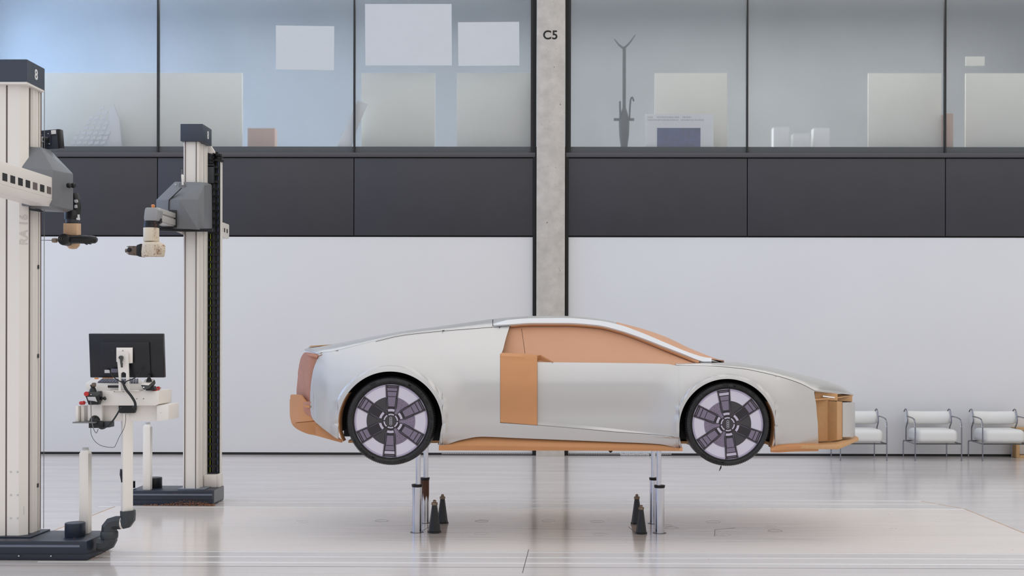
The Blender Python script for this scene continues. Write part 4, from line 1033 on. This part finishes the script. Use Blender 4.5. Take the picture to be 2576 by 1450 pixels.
MB().box(-4.3, -3.7505, 8.60, 8.905, 3.445, 3.607).build('head_box', m_box, nm_)
MB().box(-4.3, -3.752, 8.602, 8.903, 3.43, 3.445).build('head_box_underside', m_rwhite, nm_)
text_mb('8', .105, .001, (-3.7492, 8.755, 3.527), (0, 1, 0), (0, 0, 1), bold=.02).build('number', m_white, nm_, smooth=False)
# RA 16 outline lettering running up the chamfer of the column
dirn = Vector((-3.779+3.826, .05, 0)).normalized()
text_mb('RA 16', .085, 0, Vector((-3.802, 8.674, PZZ(578, 8.67, 57)))+Vector((dirn.y, -dirn.x, 0))*.001, (0, 0, 1), -dirn, outline=True).build('lettering', m_rgroove, nm_, smooth=False)
MB().box(-3.8005, -3.7995, 8.6765, 8.6775, .30, .36).build('sticker', m_keys, nm_)
# housing
hull([P(54, 422, 8.66), P(134, 428, 8.68), P(54, 518, 8.66), P(134, 518, 8.68), P(184.5, 438, 9.05), P(184.5, 528, 9.05), P(66, 369, 8.74), P(103, 371, 8.74), P(126, 377, 9.0), P(90, 377, 9.0), P(90, 440, 9.05), P(90, 532, 9.05), P(166, 535, 9.03), P(116, 532, 9.0), P(66, 520, 8.7)], 'carriage_housing', m_grey, nm_, .005)
MB().hexa([P(121, 396, 8.885), P(132, 399, 8.935), P(150, 418, 8.985), P(139, 416, 8.935)], [v+Vector((.004, -.004, 0)) for v in [P(121, 396, 8.885), P(132, 399, 8.935), P(150, 418, 8.985), P(139, 416, 8.935)]]).build('name_plate', m_grille, nm_)
for x in (170, 181): MB().lathe([(.017, 0), (.020, .012), (.020, .022), (.014, .028)], P(x-1, 467, 8.86 if x < 175 else 8.97)+Vector((.0, 0, 0)), 'X', 14).build('star_knob', m_dk, nm_)
MB().pix([(54, 515), (56, 519), (66, 523), (98, 526), (110, 533), (104, 534), (66, 528)], 8.7, .02).build('lower_seal', m_dk, nm_)
# ram
xe = -3.60
MB().hexa([(xe-.17, 7.3, 2.765), (xe, 7.3, 2.765), (xe, 8.72, 2.765), (xe-.17, 8.72, 2.765)], [(xe-.17, 7.3, 2.61), (xe, 7.3, 2.61), (xe, 8.72, 2.61), (xe-.17, 8.72, 2.61)]).hexa([(xe-.16, 7.3, 2.61), (xe+.004, 7.3, 2.61), (xe+.004, 8.725, 2.61), (xe-.16, 8.725, 2.61)], [(xe-.15, 7.3, 2.555), (xe-.02, 7.3, 2.555), (xe-.02, 8.72, 2.555), (xe-.15, 8.72, 2.555)]).build('ram', m_rwhite, nm_, bevel=.006)
s1, s2 = MB(), MB()
for k in range(12):
    y = 8.66-k*.118
    (s1 if k % 2 or k > 3 else s2).box(xe-.001, xe+.0025, y-.068, y, 2.637, 2.688)
    s1.box(xe-.001, xe+.0022, y-.068, y-.05, 2.637, 2.688)
s1.build('slot_row', m_slotd, nm_); s2.build('slot_row', m_rgroove, nm_)
# wrist, block and drill
Yt = 9.22
MB().tube([P(186, 488, Yt), P(189, 500, Yt), P(192, 520, Yt), P(190, 546, Yt)], [.030, .034, .036, .036], 14, smooth=4).build('wrist_arm', m_dk, nm_)
MB().pix([(186, 503), (193, 502), (195, 508), (190, 511), (187, 509)], Yt-.05, .02).pix([(187, 516), (192, 515), (193, 523), (187, 524)], Yt-.05, .02).build('wrist_fitting', m_grille, nm_, bevel=.002)
MB().lathe([(.056, PZZ(552, Yt, 180)), (.058, PZZ(534, Yt, 180)), (.050, PZZ(528, Yt, 180))], (PXX(180.5, Yt), Yt, 0), n=24).build('wrist_drum', m_dk, nm_)
MB().lathe([(.049, PZZ(562, Yt, 180)), (.049, PZZ(552, Yt, 180))], (PXX(181, Yt), Yt, 0), n=24).build('wrist_ring', m_joint, nm_)
MB().pix([(192, 548.5), (200, 548), (200, 554), (192, 553)], Yt-.058, .01).pix([(195, 540), (199, 540), (199, 548), (195, 548)], Yt-.058, .01).build('white_tag', m_white, nm_)
aa = [P(159, 562, Yt-.06), P(193, 562, Yt-.06), P(204, 563, Yt+.06), P(170, 563, Yt+.06)]
bb = [P(159, 592, Yt-.06), P(193, 592, Yt-.06), P(204, 591, Yt+.06), P(170, 591, Yt+.06)]
MB().hexa(aa, bb).build('tan_block', m_tan, nm_, bevel=.003)
MB().lathe([(.034, PZZ(592, Yt, 183)), (.052, PZZ(600, Yt, 183)), (.056, PZZ(610, Yt, 183)), (.048, PZZ(619, Yt, 183)), (.028, PZZ(626, Yt, 183)), (.008, PZZ(627, Yt, 183))], (PXX(183, Yt), Yt, 0), n=24).build('ball_joint', m_tan, nm_)
MB().tube([P(180, 603, Yt-.08), P(205, 602.5, Yt-.08), P(230, 603, Yt-.08), P(240, 604, Yt-.08), P(244, 605, Yt-.08)], [.033, .031, .031, .027, .016], 12).build('tool_body', m_dk, nm_)
MB().pix([(186, 612), (212, 613), (216, 616), (219, 613), (225, 615), (228, 612), (228, 606), (186, 606)], Yt-.09, .03).build('tool_cooling_fins', m_dk, nm_)
MB().lathe([(.030, -.06), (.043, -.055), (.045, -.045), (.045, .03)], P(166.5, 604, Yt-.08), 'Y', 28).build('tool_end_cap', m_dk, nm_)
for dx, rr_ in ((-4, .008), (0, .011), (3, .007)): MB().lathe([(rr_, -.063), (rr_, -.055)], P(163+dx, 603, Yt-.08), 'Y', 12).build('cap_screw', m_umb, nm_)
MB().tube([P(152, 605, Yt-.08), P(145, 605, Yt-.08), P(143, 605, Yt-.08), P(138, 605, Yt-.08), P(132, 605, Yt-.08)], [.013, .010, .018, .020, .017], 14).build('chuck', m_brass, nm_)
MB().tube([P(133, 605, Yt-.08), P(98, 604.5, Yt-.08)], [.003, .0018], 6).build('cutter', m_umb, nm_)
# small display behind the column
Yd = 9.02
def dq(x0, x1, y0, y1, sk, dy0, dy1): return [P(x0, y0, Yd+dy0), P(x1, y0-sk, Yd+dy1), P(x1, y1-sk*.6, Yd+dy1), P(x0, y1, Yd+dy0)]
fr = [P(99, 329, Yd), P(144, 325, Yd+.03), P(147, 374, Yd+.03), P(100, 376.5, Yd)]
MB().hexa(fr, [v+Vector((.01, .035, 0)) for v in fr]).build('display', m_dkblue, nm_, bevel=.002)
fr = [P(143, 325, Yd+.028), P(151, 325, Yd+.028), P(155, 372, Yd+.028), P(147, 374, Yd+.028)]
MB().hexa(fr, [v+Vector((.005, .045, 0)) for v in fr]).build('display_edge', m_dk, nm_, bevel=.002)
MB().pix([(102, 340), (126, 335), (127, 363), (105, 366)], Yd-.012, .012).build('display_mount', m_dkblue, nm_, bevel=.002)
MB().tube([P(110, 350, Yd-.03), P(122, 352, Yd-.03)], .020, 12).build('mount_knob', m_dk, nm_)
MB().pix([(96, 343), (110, 344), (110, 356), (104, 357), (103, 372), (97, 372)], Yd-.04, .03).build('display_bracket', m_grille, nm_)
MB().pix([(128, 328), (140, 327), (140.5, 337), (129, 338)], Yd+.008, .004).build('display_sticker', m_white, nm_)
for x, y in ((123, 337), (108, 365), (126, 363), (106, 340)): MB().lathe([(.004, -.016), (.004, -.01)], P(x, y, Yd), 'Y', 8).build('screw', m_grille, nm_)
MB().tube([P(116, 362, Yd-.03), P(116, 372, Yd-.03), P(115, 380, Yd-.02)], .003, 6).build('display_cable', m_dk, nm_)
square_post(nm_, PXX(215, 8.84), 8.845, .141+.637)
MB().lathe([(.070, .141), (.072, .145), (.072, .238), (.068, .243)], (PXX(190, 8.69), 8.69, 0), n=32).build('stop_buffer', m_navy, nm_)

# ================================================================ operator console on the jointed arm
CY = 8.62
cn = thing('control_console', (PXX(320, CY), CY, 0), 'white operator console on a square pole held by a charcoal jointed arm', 'console')
def el(pts, r, m=m_joint, nm='elbow_joint', n=8): return MB().tube([P(x, y, CY) for x, y in pts], r, n, smooth=0, sq=True).build(nm, m, cn, ang=14)
el([(247, 1371), (262, 1372), (272, 1367), (276, 1358), (276, 1350)], [.050, .050, .053, .054, .054])
MB().lathe([(.060, PZZ(1354, CY, 276)), (.062, PZZ(1350, CY, 276)), (.062, PZZ(1340, CY, 276)), (.058, PZZ(1337, CY, 276))], (PXX(276, CY), CY, 0), n=32).build('swivel_disc', m_joint, cn)
el([(275, 1339), (275, 1327), (281, 1319), (292, 1315.5), (305, 1315.5)], [.056, .054, .052, .050, .050])
MB().lathe([(.044, -.006), (.044, .010)], P(307, 1315.5, CY), 'X', 24).build('white_ring', m_rwhite, cn)
el([(309, 1315.5), (317, 1314), (322, 1306), (322, 1296), (321.5, 1285)], [.048, .051, .053, .054, .054])
# pole
th = math.radians(32); s = .071/2; pc_ = (PXX(320, CY), CY)
MB().prism([(pc_[0]+s*math.sqrt(2)*math.cos(th+PI/4+k*PI/2-.0), pc_[1]+s*math.sqrt(2)*math.sin(th+PI/4+k*PI/2)) for k in range(4)], PZZ(1290, CY, 320), PZZ(1030, CY, 320)).build('pole', m_rwhite, cn, bevel=.004)
MB().pix([(302, 1181), (304, 1182), (305, 1215), (303, 1205), (301, 1195)], CY-.04, .02).build('pole_catch', m_dkblue, cn)
MB().pix([(298, 1018), (340, 1018), (340, 1031), (337, 1040), (300, 1040), (298, 1031)], CY-.055, .11).build('pole_collar', m_dk, cn, bevel=.003)
# upper tray body and lower shelf
MB().pix([(245, 986), (250, 984), (399, 984), (399, 1017), (391, 1021), (245, 1021)], CY-.10, .30).build('tray_body', m_rwhite, cn, bevel=.003)
MB().pix([(284, 983), (350, 982), (351, 985), (284, 985)], CY-.12, .06).build('mount_rail', m_rwhite, cn, bevel=.002)
MB().pix([(255, 1021), (394, 1021), (394, 1060), (255, 1060)], CY-.02, .20).build('shelf_recess', m_rwhite, cn)
MB().pix([(394, 1021), (420, 1018), (424, 1019), (424, 1057), (394, 1061)], CY-.08, .24).build('shelf_end', m_rwhite, cn, bevel=.002)
MB().pix([(221, 1020), (256, 1020), (256, 1059), (221, 1059)], CY-.08, .03).build('shelf_end', m_rwhite, cn)
MB().box(PXX(204, CY), PXX(211, CY), CY-.10, CY+.12, PZZ(1059, CY, 208), PZZ(1020, CY, 208)).box(PXX(213, CY), PXX(221, CY), CY-.07, CY+.12, PZZ(1059, CY, 208), PZZ(1020, CY, 208)).build('shelf_bracket', m_rwhite, cn, bevel=.002)
MB().box(PXX(202, CY), PXX(257, CY), CY-.14, CY+.02, PZZ(1062, CY, 230), PZZ(1059, CY, 230)).build('shelf_plate', m_gcable, cn)
for x, y, m in ((356.5, 1002, m_umb), (373, 1002, m_umb), (397, 1038, m_grille), (416, 1037, m_grille), (300, 984, m_umb), (323, 984, m_umb)): MB().lathe([(.003, -.104), (.003, -.098)], P(x, y, CY), 'Y', 8).build('screw', m, cn)
# keyboard housing
kb = [P(215, 965, CY-.06), P(361, 967, CY-.06), P(361, 985, CY-.06), P(219, 983, CY-.06)]
kt = [P(233, 952, CY+.20), P(352, 952, CY+.20), P(352, 985, CY+.20), P(233, 985, CY+.20)]
MB().hexa(kb, kt).build('keyboard_housing', m_rwhite, cn, bevel=.003)
kk = MB()
for r in range(4):
    for c in range(15):
        u0, u1 = c/15+.006, (c+.84)/15; v0, v1 = r/4+.03, (r+.8)/4
        def kp(u, v, h): 
            a = P(245, 963.8, CY-.04).lerp(P(349, 964.5, CY-.04), u); b = P(257, 955, CY+.15).lerp(P(349, 955, CY+.15), u)
            w = a.lerp(b, v); w.z += h; return w
        kk.hexa([kp(u0, v0, 0), kp(u1, v0, 0), kp(u1, v1, 0), kp(u0, v1, 0)], [kp(u0, v0, .008), kp(u1, v0, .008), kp(u1, v1, .008), kp(u0, v1, .008)])
kk.build('keys', m_keys, cn, smooth=False)
MB().pix([(237, 951), (246, 951), (246, 955), (238, 955)], CY+.15, .02).build('yellow_tag', m_orange, cn)
MB().pix([(257, 950), (283, 950), (283, 955), (258, 955)], CY+.17, .02).build('wooden_strip', m_card, cn)
MB().tube([P(272, 973, CY-.085), P(300, 973, CY-.085)], .009, 10).build('pull_handle', m_dk, cn)
# monitor with bracket
mo = [P(222.5, 839.5, CY-.10), P(409, 839.5, CY-.10), P(412.5, 950.5, CY-.07), P(226.5, 950.5, CY-.07)]
MB().hexa(mo, [v+Vector((0, .05, 0)) for v in mo]).build('monitor', m_mon, cn, bevel=.006)
mi = [P(251, 860.5, CY-.115), P(375, 860.5, CY-.115), P(379, 947, CY-.085), P(251, 947, CY-.085)]
MB().hexa(mi, [v+Vector((0, .02, 0)) for v in mi]).build('monitor_back', m_mon, cn, bevel=.004)
MB().pix([(263, 931), (276, 931), (276, 939), (263, 939)], CY-.112, .004).build('label_plate', m_grille, cn)
MB().pix([(279, 928), (296, 928), (296, 938), (279, 938)], CY-.111, .003).build('port_row', m_keys, cn)
MB().pix([(292.5, 875), (333, 875), (333, 914), (322, 915), (292.5, 911)], CY-.13, .012).build('vesa_plate', m_rwhite, cn, bevel=.002)
for x, y in ((300, 882), (325, 882), (326, 907)): MB().lathe([(.003, -.133), (.003, -.128)], P(x, y, CY), 'Y', 8).build('screw', m_umb, cn)
# slotted bracket arm
def arm(poly, nm='bracket_arm'): return MB().pix(poly, CY-.15, .012)
a1 = arm([(293, 887), (296, 886), (318, 886), (322, 890), (323, 914), (304, 914), (303.5, 900), (294, 900)])
a1.pix([(294, 900), (303.5, 900), (303.5, 927), (298, 984), (298, 984), (298.5, 950)], CY-.15, .012)
a1.pix([(309, 914), (323, 914), (325.5, 984), (316.5, 984), (317, 940), (315, 937), (309, 936)], CY-.15, .012)
a1.pix([(300, 925), (312, 925), (316, 940), (313, 937), (308, 936.5), (304, 940), (304, 984), (298, 984)], CY-.1501, .012)
a1.build('bracket_arm', m_rwhite, cn, smooth=False)
MB().tube([P(306, 900, CY-.17), P(305, 912, CY-.17), P(306, 923, CY-.175)], [.013, .008, .006], 10).build('clamp_lever', m_umb, cn)
MB().lathe([(.012, -.03), (.014, -.02), (.014, 0)], P(306, 900, CY-.15), 'Y', 16).build('clamp_boss', m_umb, cn)
# cables of the console
def cable(pts, r, m=m_dk, Y=CY-.17): return MB().tube([P(x, y, Y) for x, y in pts], r, 8, smooth=6).build('cable', m, cn)
cable([(276, 931), (282, 945), (296, 957), (306, 962), (312, 970)], .004)
cable([(354, 932), (348, 944), (332, 955), (318, 960), (312, 970)], .004)
cable([(308, 958), (312, 970), (318, 982), (330, 997), (339, 1012), (340, 1022), (334, 1027)], .0095)
cable([(304, 1026), (295, 1042), (283, 1060), (268, 1074), (256, 1079), (246, 1074)], .006)
cable([(228, 1005), (229, 1030), (230, 1055), (235, 1078), (242, 1090), (247, 1080)], .003, m_gcable)
cable([(228, 1077), (230, 1095), (240, 1112), (258, 1123), (285, 1126), (292, 1118), (300, 1100), (312, 1078), (316, 1058), (316, 1042)], .0018)
# power box under the shelf
MB().pix([(223, 1062), (259, 1062), (259, 1077.5), (223, 1077.5)], CY-.10, .12).build('power_box', m_dk, cn, bevel=.002)
MB().pix([(259, 1062), (275, 1061), (275, 1076), (259, 1077)], CY-.08, .10).build('power_box_side', m_joint, cn, bevel=.002)
# loose things on the console
Yj = CY-.16
js = thing('joystick_handset', P(373, 984, Yj), 'grey handset with black rubber joystick lying on the right of the console', 'handset')
MB().hexa([P(354, 970, Yj), P(373, 971, Yj), P(376, 978, Yj), P(361, 982, Yj)], [P(366, 960, Yj+.10), P(390, 956, Yj+.10), P(392, 964, Yj+.10), P(384, 978, Yj+.10)]).build('shell', m_umb, js, bevel=.004)
MB().hexa([P(355, 969, Yj-.002), P(374, 970.5, Yj-.002), P(389, 956, Yj+.10), P(366, 956, Yj+.10)], [P(355, 967.5, Yj-.002), P(374, 969, Yj-.002), P(389, 954.5, Yj+.10), P(366, 954.5, Yj+.10)]).build('top_cover', m_rwhite, js, bevel=.002)
MB().lathe([(.022, 0), (.016, .008), (.020, .010), (.013, .018), (.016, .021), (.007, .030), (.009, .040), (.005, .046)], P(375, 960.5, Yj+.05), n=16).build('joystick', m_dk, js)
MB().lathe([(.005, -.006), (.005, 0)], P(362, 975, Yj), 'Y', 10).build('cap', m_white, js)
MB().pix([(366, 979), (386, 972), (389, 981), (380, 983), (366, 983)], Yj+.03, .05).build('foot', m_dk, js)
def screwdriver(x, y, label, Y, hx_=6, hy_=0):
    c = P(x, y, Y)
    t = thing('screwdriver', c, label, 'screwdriver', 'red handled screwdrivers on the console')
    MB().tube([c+Vector((-.02, 0, 0)), c+Vector((-.012, 0, 0)), c, c+Vector((.014, 0, .002)), c+Vector((.022, 0, .002))], [.009, .014, .013, .015, .008], 12).build('handle', m_red, t)
    MB().tube([c+Vector((.02, 0, .002)), c+Vector((.02, .03, .002))], .003, 6).build('shaft', m_chrome, t)
    return t
screwdriver(395, 978, 'red screwdriver handle at the right end of the console tray', CY-.02)
screwdriver(389, 980.5, 'red screwdriver handle tucked between the joystick handset and the right one', CY-.06)
screwdriver(207, 1014.5, 'red screwdriver standing on the left end of the lower shelf', CY-.08)
pn = thing('control_pendant', P(232, 1020, CY-.14), 'black hand pendant with red emergency stop hanging on the left of the console', 'pendant')
MB().pix([(213, 988), (219, 986), (250, 985), (250.5, 1001), (246, 1019), (222, 1019), (216, 1001), (213.5, 997)], CY-.17, .06).build('body', m_dk, pn, bevel=.004)
MB().pix([(215, 986.5), (250, 986), (250, 993), (244, 998), (215, 997)], CY-.175, .02).build('face', m_umb, pn, bevel=.003)
MB().lathe([(.016, -.012), (.015, -.002), (.017, 0)], P(218, 991.5, CY-.18), 'Y', 18).build('emergency_stop', m_red, pn)
MB().lathe([(.0035, -.002), (.0035, 0)], P(229, 993, CY-.176), 'Y', 10).build('indicator', m_white, pn)
MB().pix([(219, 999), (239, 999), (244, 1012), (238, 1010), (222, 1008)], CY-.19, .01).build('clip_plate', m_grille, pn, bevel=.002)
MB().tube([P(234, 985, CY-.14), P(234, 979, CY-.14), P(234, 976, CY-.14), P(233, 968, CY-.14)], [.026, .020, .014, .018], 14).build('grip', m_dk, pn)
MB().lathe([(.014, -.012), (.017, 0), (.014, .012)], P(236, 969, CY-.15), 'X', 14).build('rotary_knob', m_brown, pn)
MB().tube([P(251, 1003, CY-.14), P(257, 1003, CY-.14), P(260, 1003, CY-.14), P(263, 1003, CY-.14), P(266, 1002, CY-.14)], [.008, .013, .006, .015, .012], 12).build('fixing_knob', m_dk, pn)
ms = MB(); ms.lathe([(.040, 0), (.038, .014), (.030, .028), (.016, .038), (.002, .041)], P(240, 1059.2, CY-.07), n=24)
tag(ms.build('computer_mouse', m_dk, None), 'rounded black mouse on the left end of the lower console shelf', 'mouse')

# ================================================================ wood chips
def chips(label, pts, s=(.003, .009)):
    mb = MB()
    for p in pts:
        r = random.uniform(*s); q = Vector(p)
        vs = [q+Vector((random.uniform(-r, r), random.uniform(-r, r), random.uniform(0, r*.8))) for _ in range(4)]
        mb.add(vs, [(0, 1, 2), (0, 2, 3), (0, 3, 1), (1, 3, 2)])
    return tag(mb.build('wood_chips', m_chip, None, smooth=False), label, 'wood chips', None, 'stuff')
pts = []
for i in range(900):
    x = -3.90+.78*random.random()**.45; 
    heap = .055*math.exp(-((x+3.36)/.16)**2)+.012
    y = 11.275-abs(random.gauss(0, .018)); z = .001+random.random()*heap*math.exp(-abs(y-11.275)*30)
    pts.append((x, y, z))
for i in range(60): pts.append((random.gauss(-3.45, .1), random.uniform(11.277, 11.282), .1+random.random()*.012))
chips('loose brown wood chips heaped along the foot of the farther machine', pts)
chips('scattered wood chips lying on top of the farther machine base', [(random.uniform(-3.95, X1), random.uniform(11.29, 11.65), .141) for _ in range(70)], (.002, .006))
pts = [(random.uniform(-4.1, -3.3), random.uniform(8.5, 8.93), .1415) for _ in range(90)]
pts += [(-3.265+abs(random.gauss(0, .03)), random.uniform(8.5, 8.9), .001) for _ in range(90)]
chips('brown wood chips lying on and beside the base of the nearest machine', pts, (.002, .006))
pts = [(random.uniform(-4.3, 4.2), random.uniform(8.3, 15), .0005) for _ in range(260)]
chips('sparse crumbs of wood chips scattered over the polished floor', pts, (.002, .006))
hp = []
for i in range(420):
    x = random.gauss(391, 9); y = 641-abs(random.gauss(0, 13)); 
    if 357 < x < 414 and 612 < y < 647: hp.append(P(x, y, hy-.084-.0*random.random()))
for i in range(140):
    y = random.uniform(552, 600); x = random.gauss(391, 3)
    if x < 398: hp.append(P(x, y, hy-.066+((x-380)/40)**2*.2))
chips('brown wood chips sticking to the cream tool head', hp, (.002, .006))

# ================================================================ chairs
def chair(px, label, first=None):
    # px : photo x of the left front leg; feet at Y 15.52 / 16.08
    Yf, Yb = 15.52, 16.07
    xf = PXX(px, Yf)
    if first is not None:
        t = copy_tree(first); t.location = Vector((xf, Yf, 0)); t['label'] = label; return t
    t = thing('armchair', (xf, Yf, 0), label, 'chair', 'white chrome armchairs along the back wall')
    wd = 116/F*Yf; r = .0085
    def Z(py, Y=Yf): return PZZ(py, Y, 2360)
    zs = Z(1117.5)          # seat frame height
    za = Z(1055)            # arm height
    for s, x in ((0, xf), (1, xf+wd)):
        sg = 1 if s == 0 else -1
        MB().tube([(x, Yf, .002), (x, Yf, za-.10), (x, Yf+.015, za-.045), (x-.0, Yf+.06, za-.005), (x-.0, Yf+.2, za+.01), (x, Yf+.36, za+.012)], r, 10, smooth=4).build('front_leg', m_chsteel, t)
        MB().tube([(x, Yf+.003, za-.105), (x, Yf+.016, za-.05)], .012, 10).build('arm_pad', m_leather, t)
        MB().tube([(x+sg*.01, Yb, .002), (x+sg*.01, Yb, zs-.04), (x+sg*.012, Yb-.01, zs-.01), (x+sg*.014, Yb-.05, zs), (x, Yf, zs)], r, 10, smooth=4).build('rear_leg', m_chsteel, t)
        xb = x+sg*.01
        MB().tube([(xb, Yb-.12, zs), (xb, Yb-.12, zs+.17), (xb, Yb-.155, zs+.22), (xb, Yb-.19, zs+.28), (xb, Yb-.15, zs+.40), (xb, Yb-.09, zs+.425), (xb, Yb-.03, zs+.39)], r, 10, smooth=4).build('back_support', m_chsteel, t)
        MB().lathe([(.002, -.003), (.075, -.003), (.075, .003), (.002, .003)], (xb, Yb-.11, zs+.315), 'X', 24).build('bolster_end', m_leather, t)
    MB().tube([(xf, Yf+.004, zs), (xf+wd, Yf+.004, zs)], r, 10).build('seat_rail', m_umb, t)
    MB().tube([(xf+.01, Yb-.05, zs), (xf+wd-.01, Yb-.05, zs)], r, 10).build('seat_rail', m_umb, t)
    # seat cushion
    x0_, x1_ = xf+.03, xf+wd-.04
    cs = MB(); cs.box(x0_, x1_, Yf-.0, Yb-.10, zs+.008, Z(1082)); 
    o = cs.build('seat_cushion', m_leather, t, bevel=.06, seg=6)
    # back bolster: rounded roll, slightly hollow in front
    bl = MB(); n = 24; m_ = 22; vs = []
    for i in range(n+1):
        u = i/n; x = xf+.012+(wd-.024)*u; k = 1-.16*math.sin(PI*u)*0
        ed_ = 1 if 0 < i < n else .86
        for j in range(m_):
            a = 2*PI*j/m_
            vs.append((x, Yb-.11+.062*ed_*math.cos(a)+.03*math.sin(PI*u), zs+.315+.088*ed_*math.sin(a)-.006*math.sin(PI*u)))
    bl.add(vs, [(i*m_+j, i*m_+(j+1) % m_, (i+1)*m_+(j+1) % m_, (i+1)*m_+j) for i in range(n) for j in range(m_)]+[tuple(range(m_)), tuple(range(n*m_, n*m_+m_))])
    bl.build('backrest', m_leather, t, ang=60)
    for s, x in ((0, xf), (1, xf+wd)):
        MB().lathe([(.011, 0), (.011, .003)], (x, Yf, .0003), n=12).build('glide', m_grille, t)
    return t
ch = chair(2303, 'white armchair with chrome frame, middle of the three by the wall')
chair(2115, 'white armchair with chrome frame, mostly hidden behind the nose of the car', ch)
chair(2472.5, 'white armchair with chrome frame at the right edge of the photo', ch)
# oak block at the right edge
Yo = 16.0
ob = MB(); x0_ = PXX(2557, Yo); z1_ = PZZ(1077, Yo, 2560)
ob.box(x0_, x0_+.5, Yo, Yo+.18, z1_-.03, z1_).box(x0_, x0_+.045, Yo, Yo+.18, .002, z1_-.03).box(x0_+.455, x0_+.5, Yo, Yo+.18, .002, z1_-.03).box(x0_+.045, x0_+.455, Yo, Yo+.18, .002, .03)
st = thing('side_table', (x0_, Yo, 0), 'light oak box table cut by the right edge, beside the last armchair', 'table')
ob.build('body', m_oak, st, bevel=.002)
# coiled cable lying at the skirting behind the car
pts = []
xs0, xs1 = PXX(1560, WY), PXX(1632, WY)
for i in range(24*10+1):
    a = 2*PI*i/10; pts.append((xs0+(xs1-xs0)*i/240, WY-.05+.016*math.cos(a), .020+.018*math.sin(a)))
tag(MB().tube(pts, .0025, 5).build('spiral_cable', m_white, None), 'short white spiral cable on the floor along the skirting behind the car', 'cable')
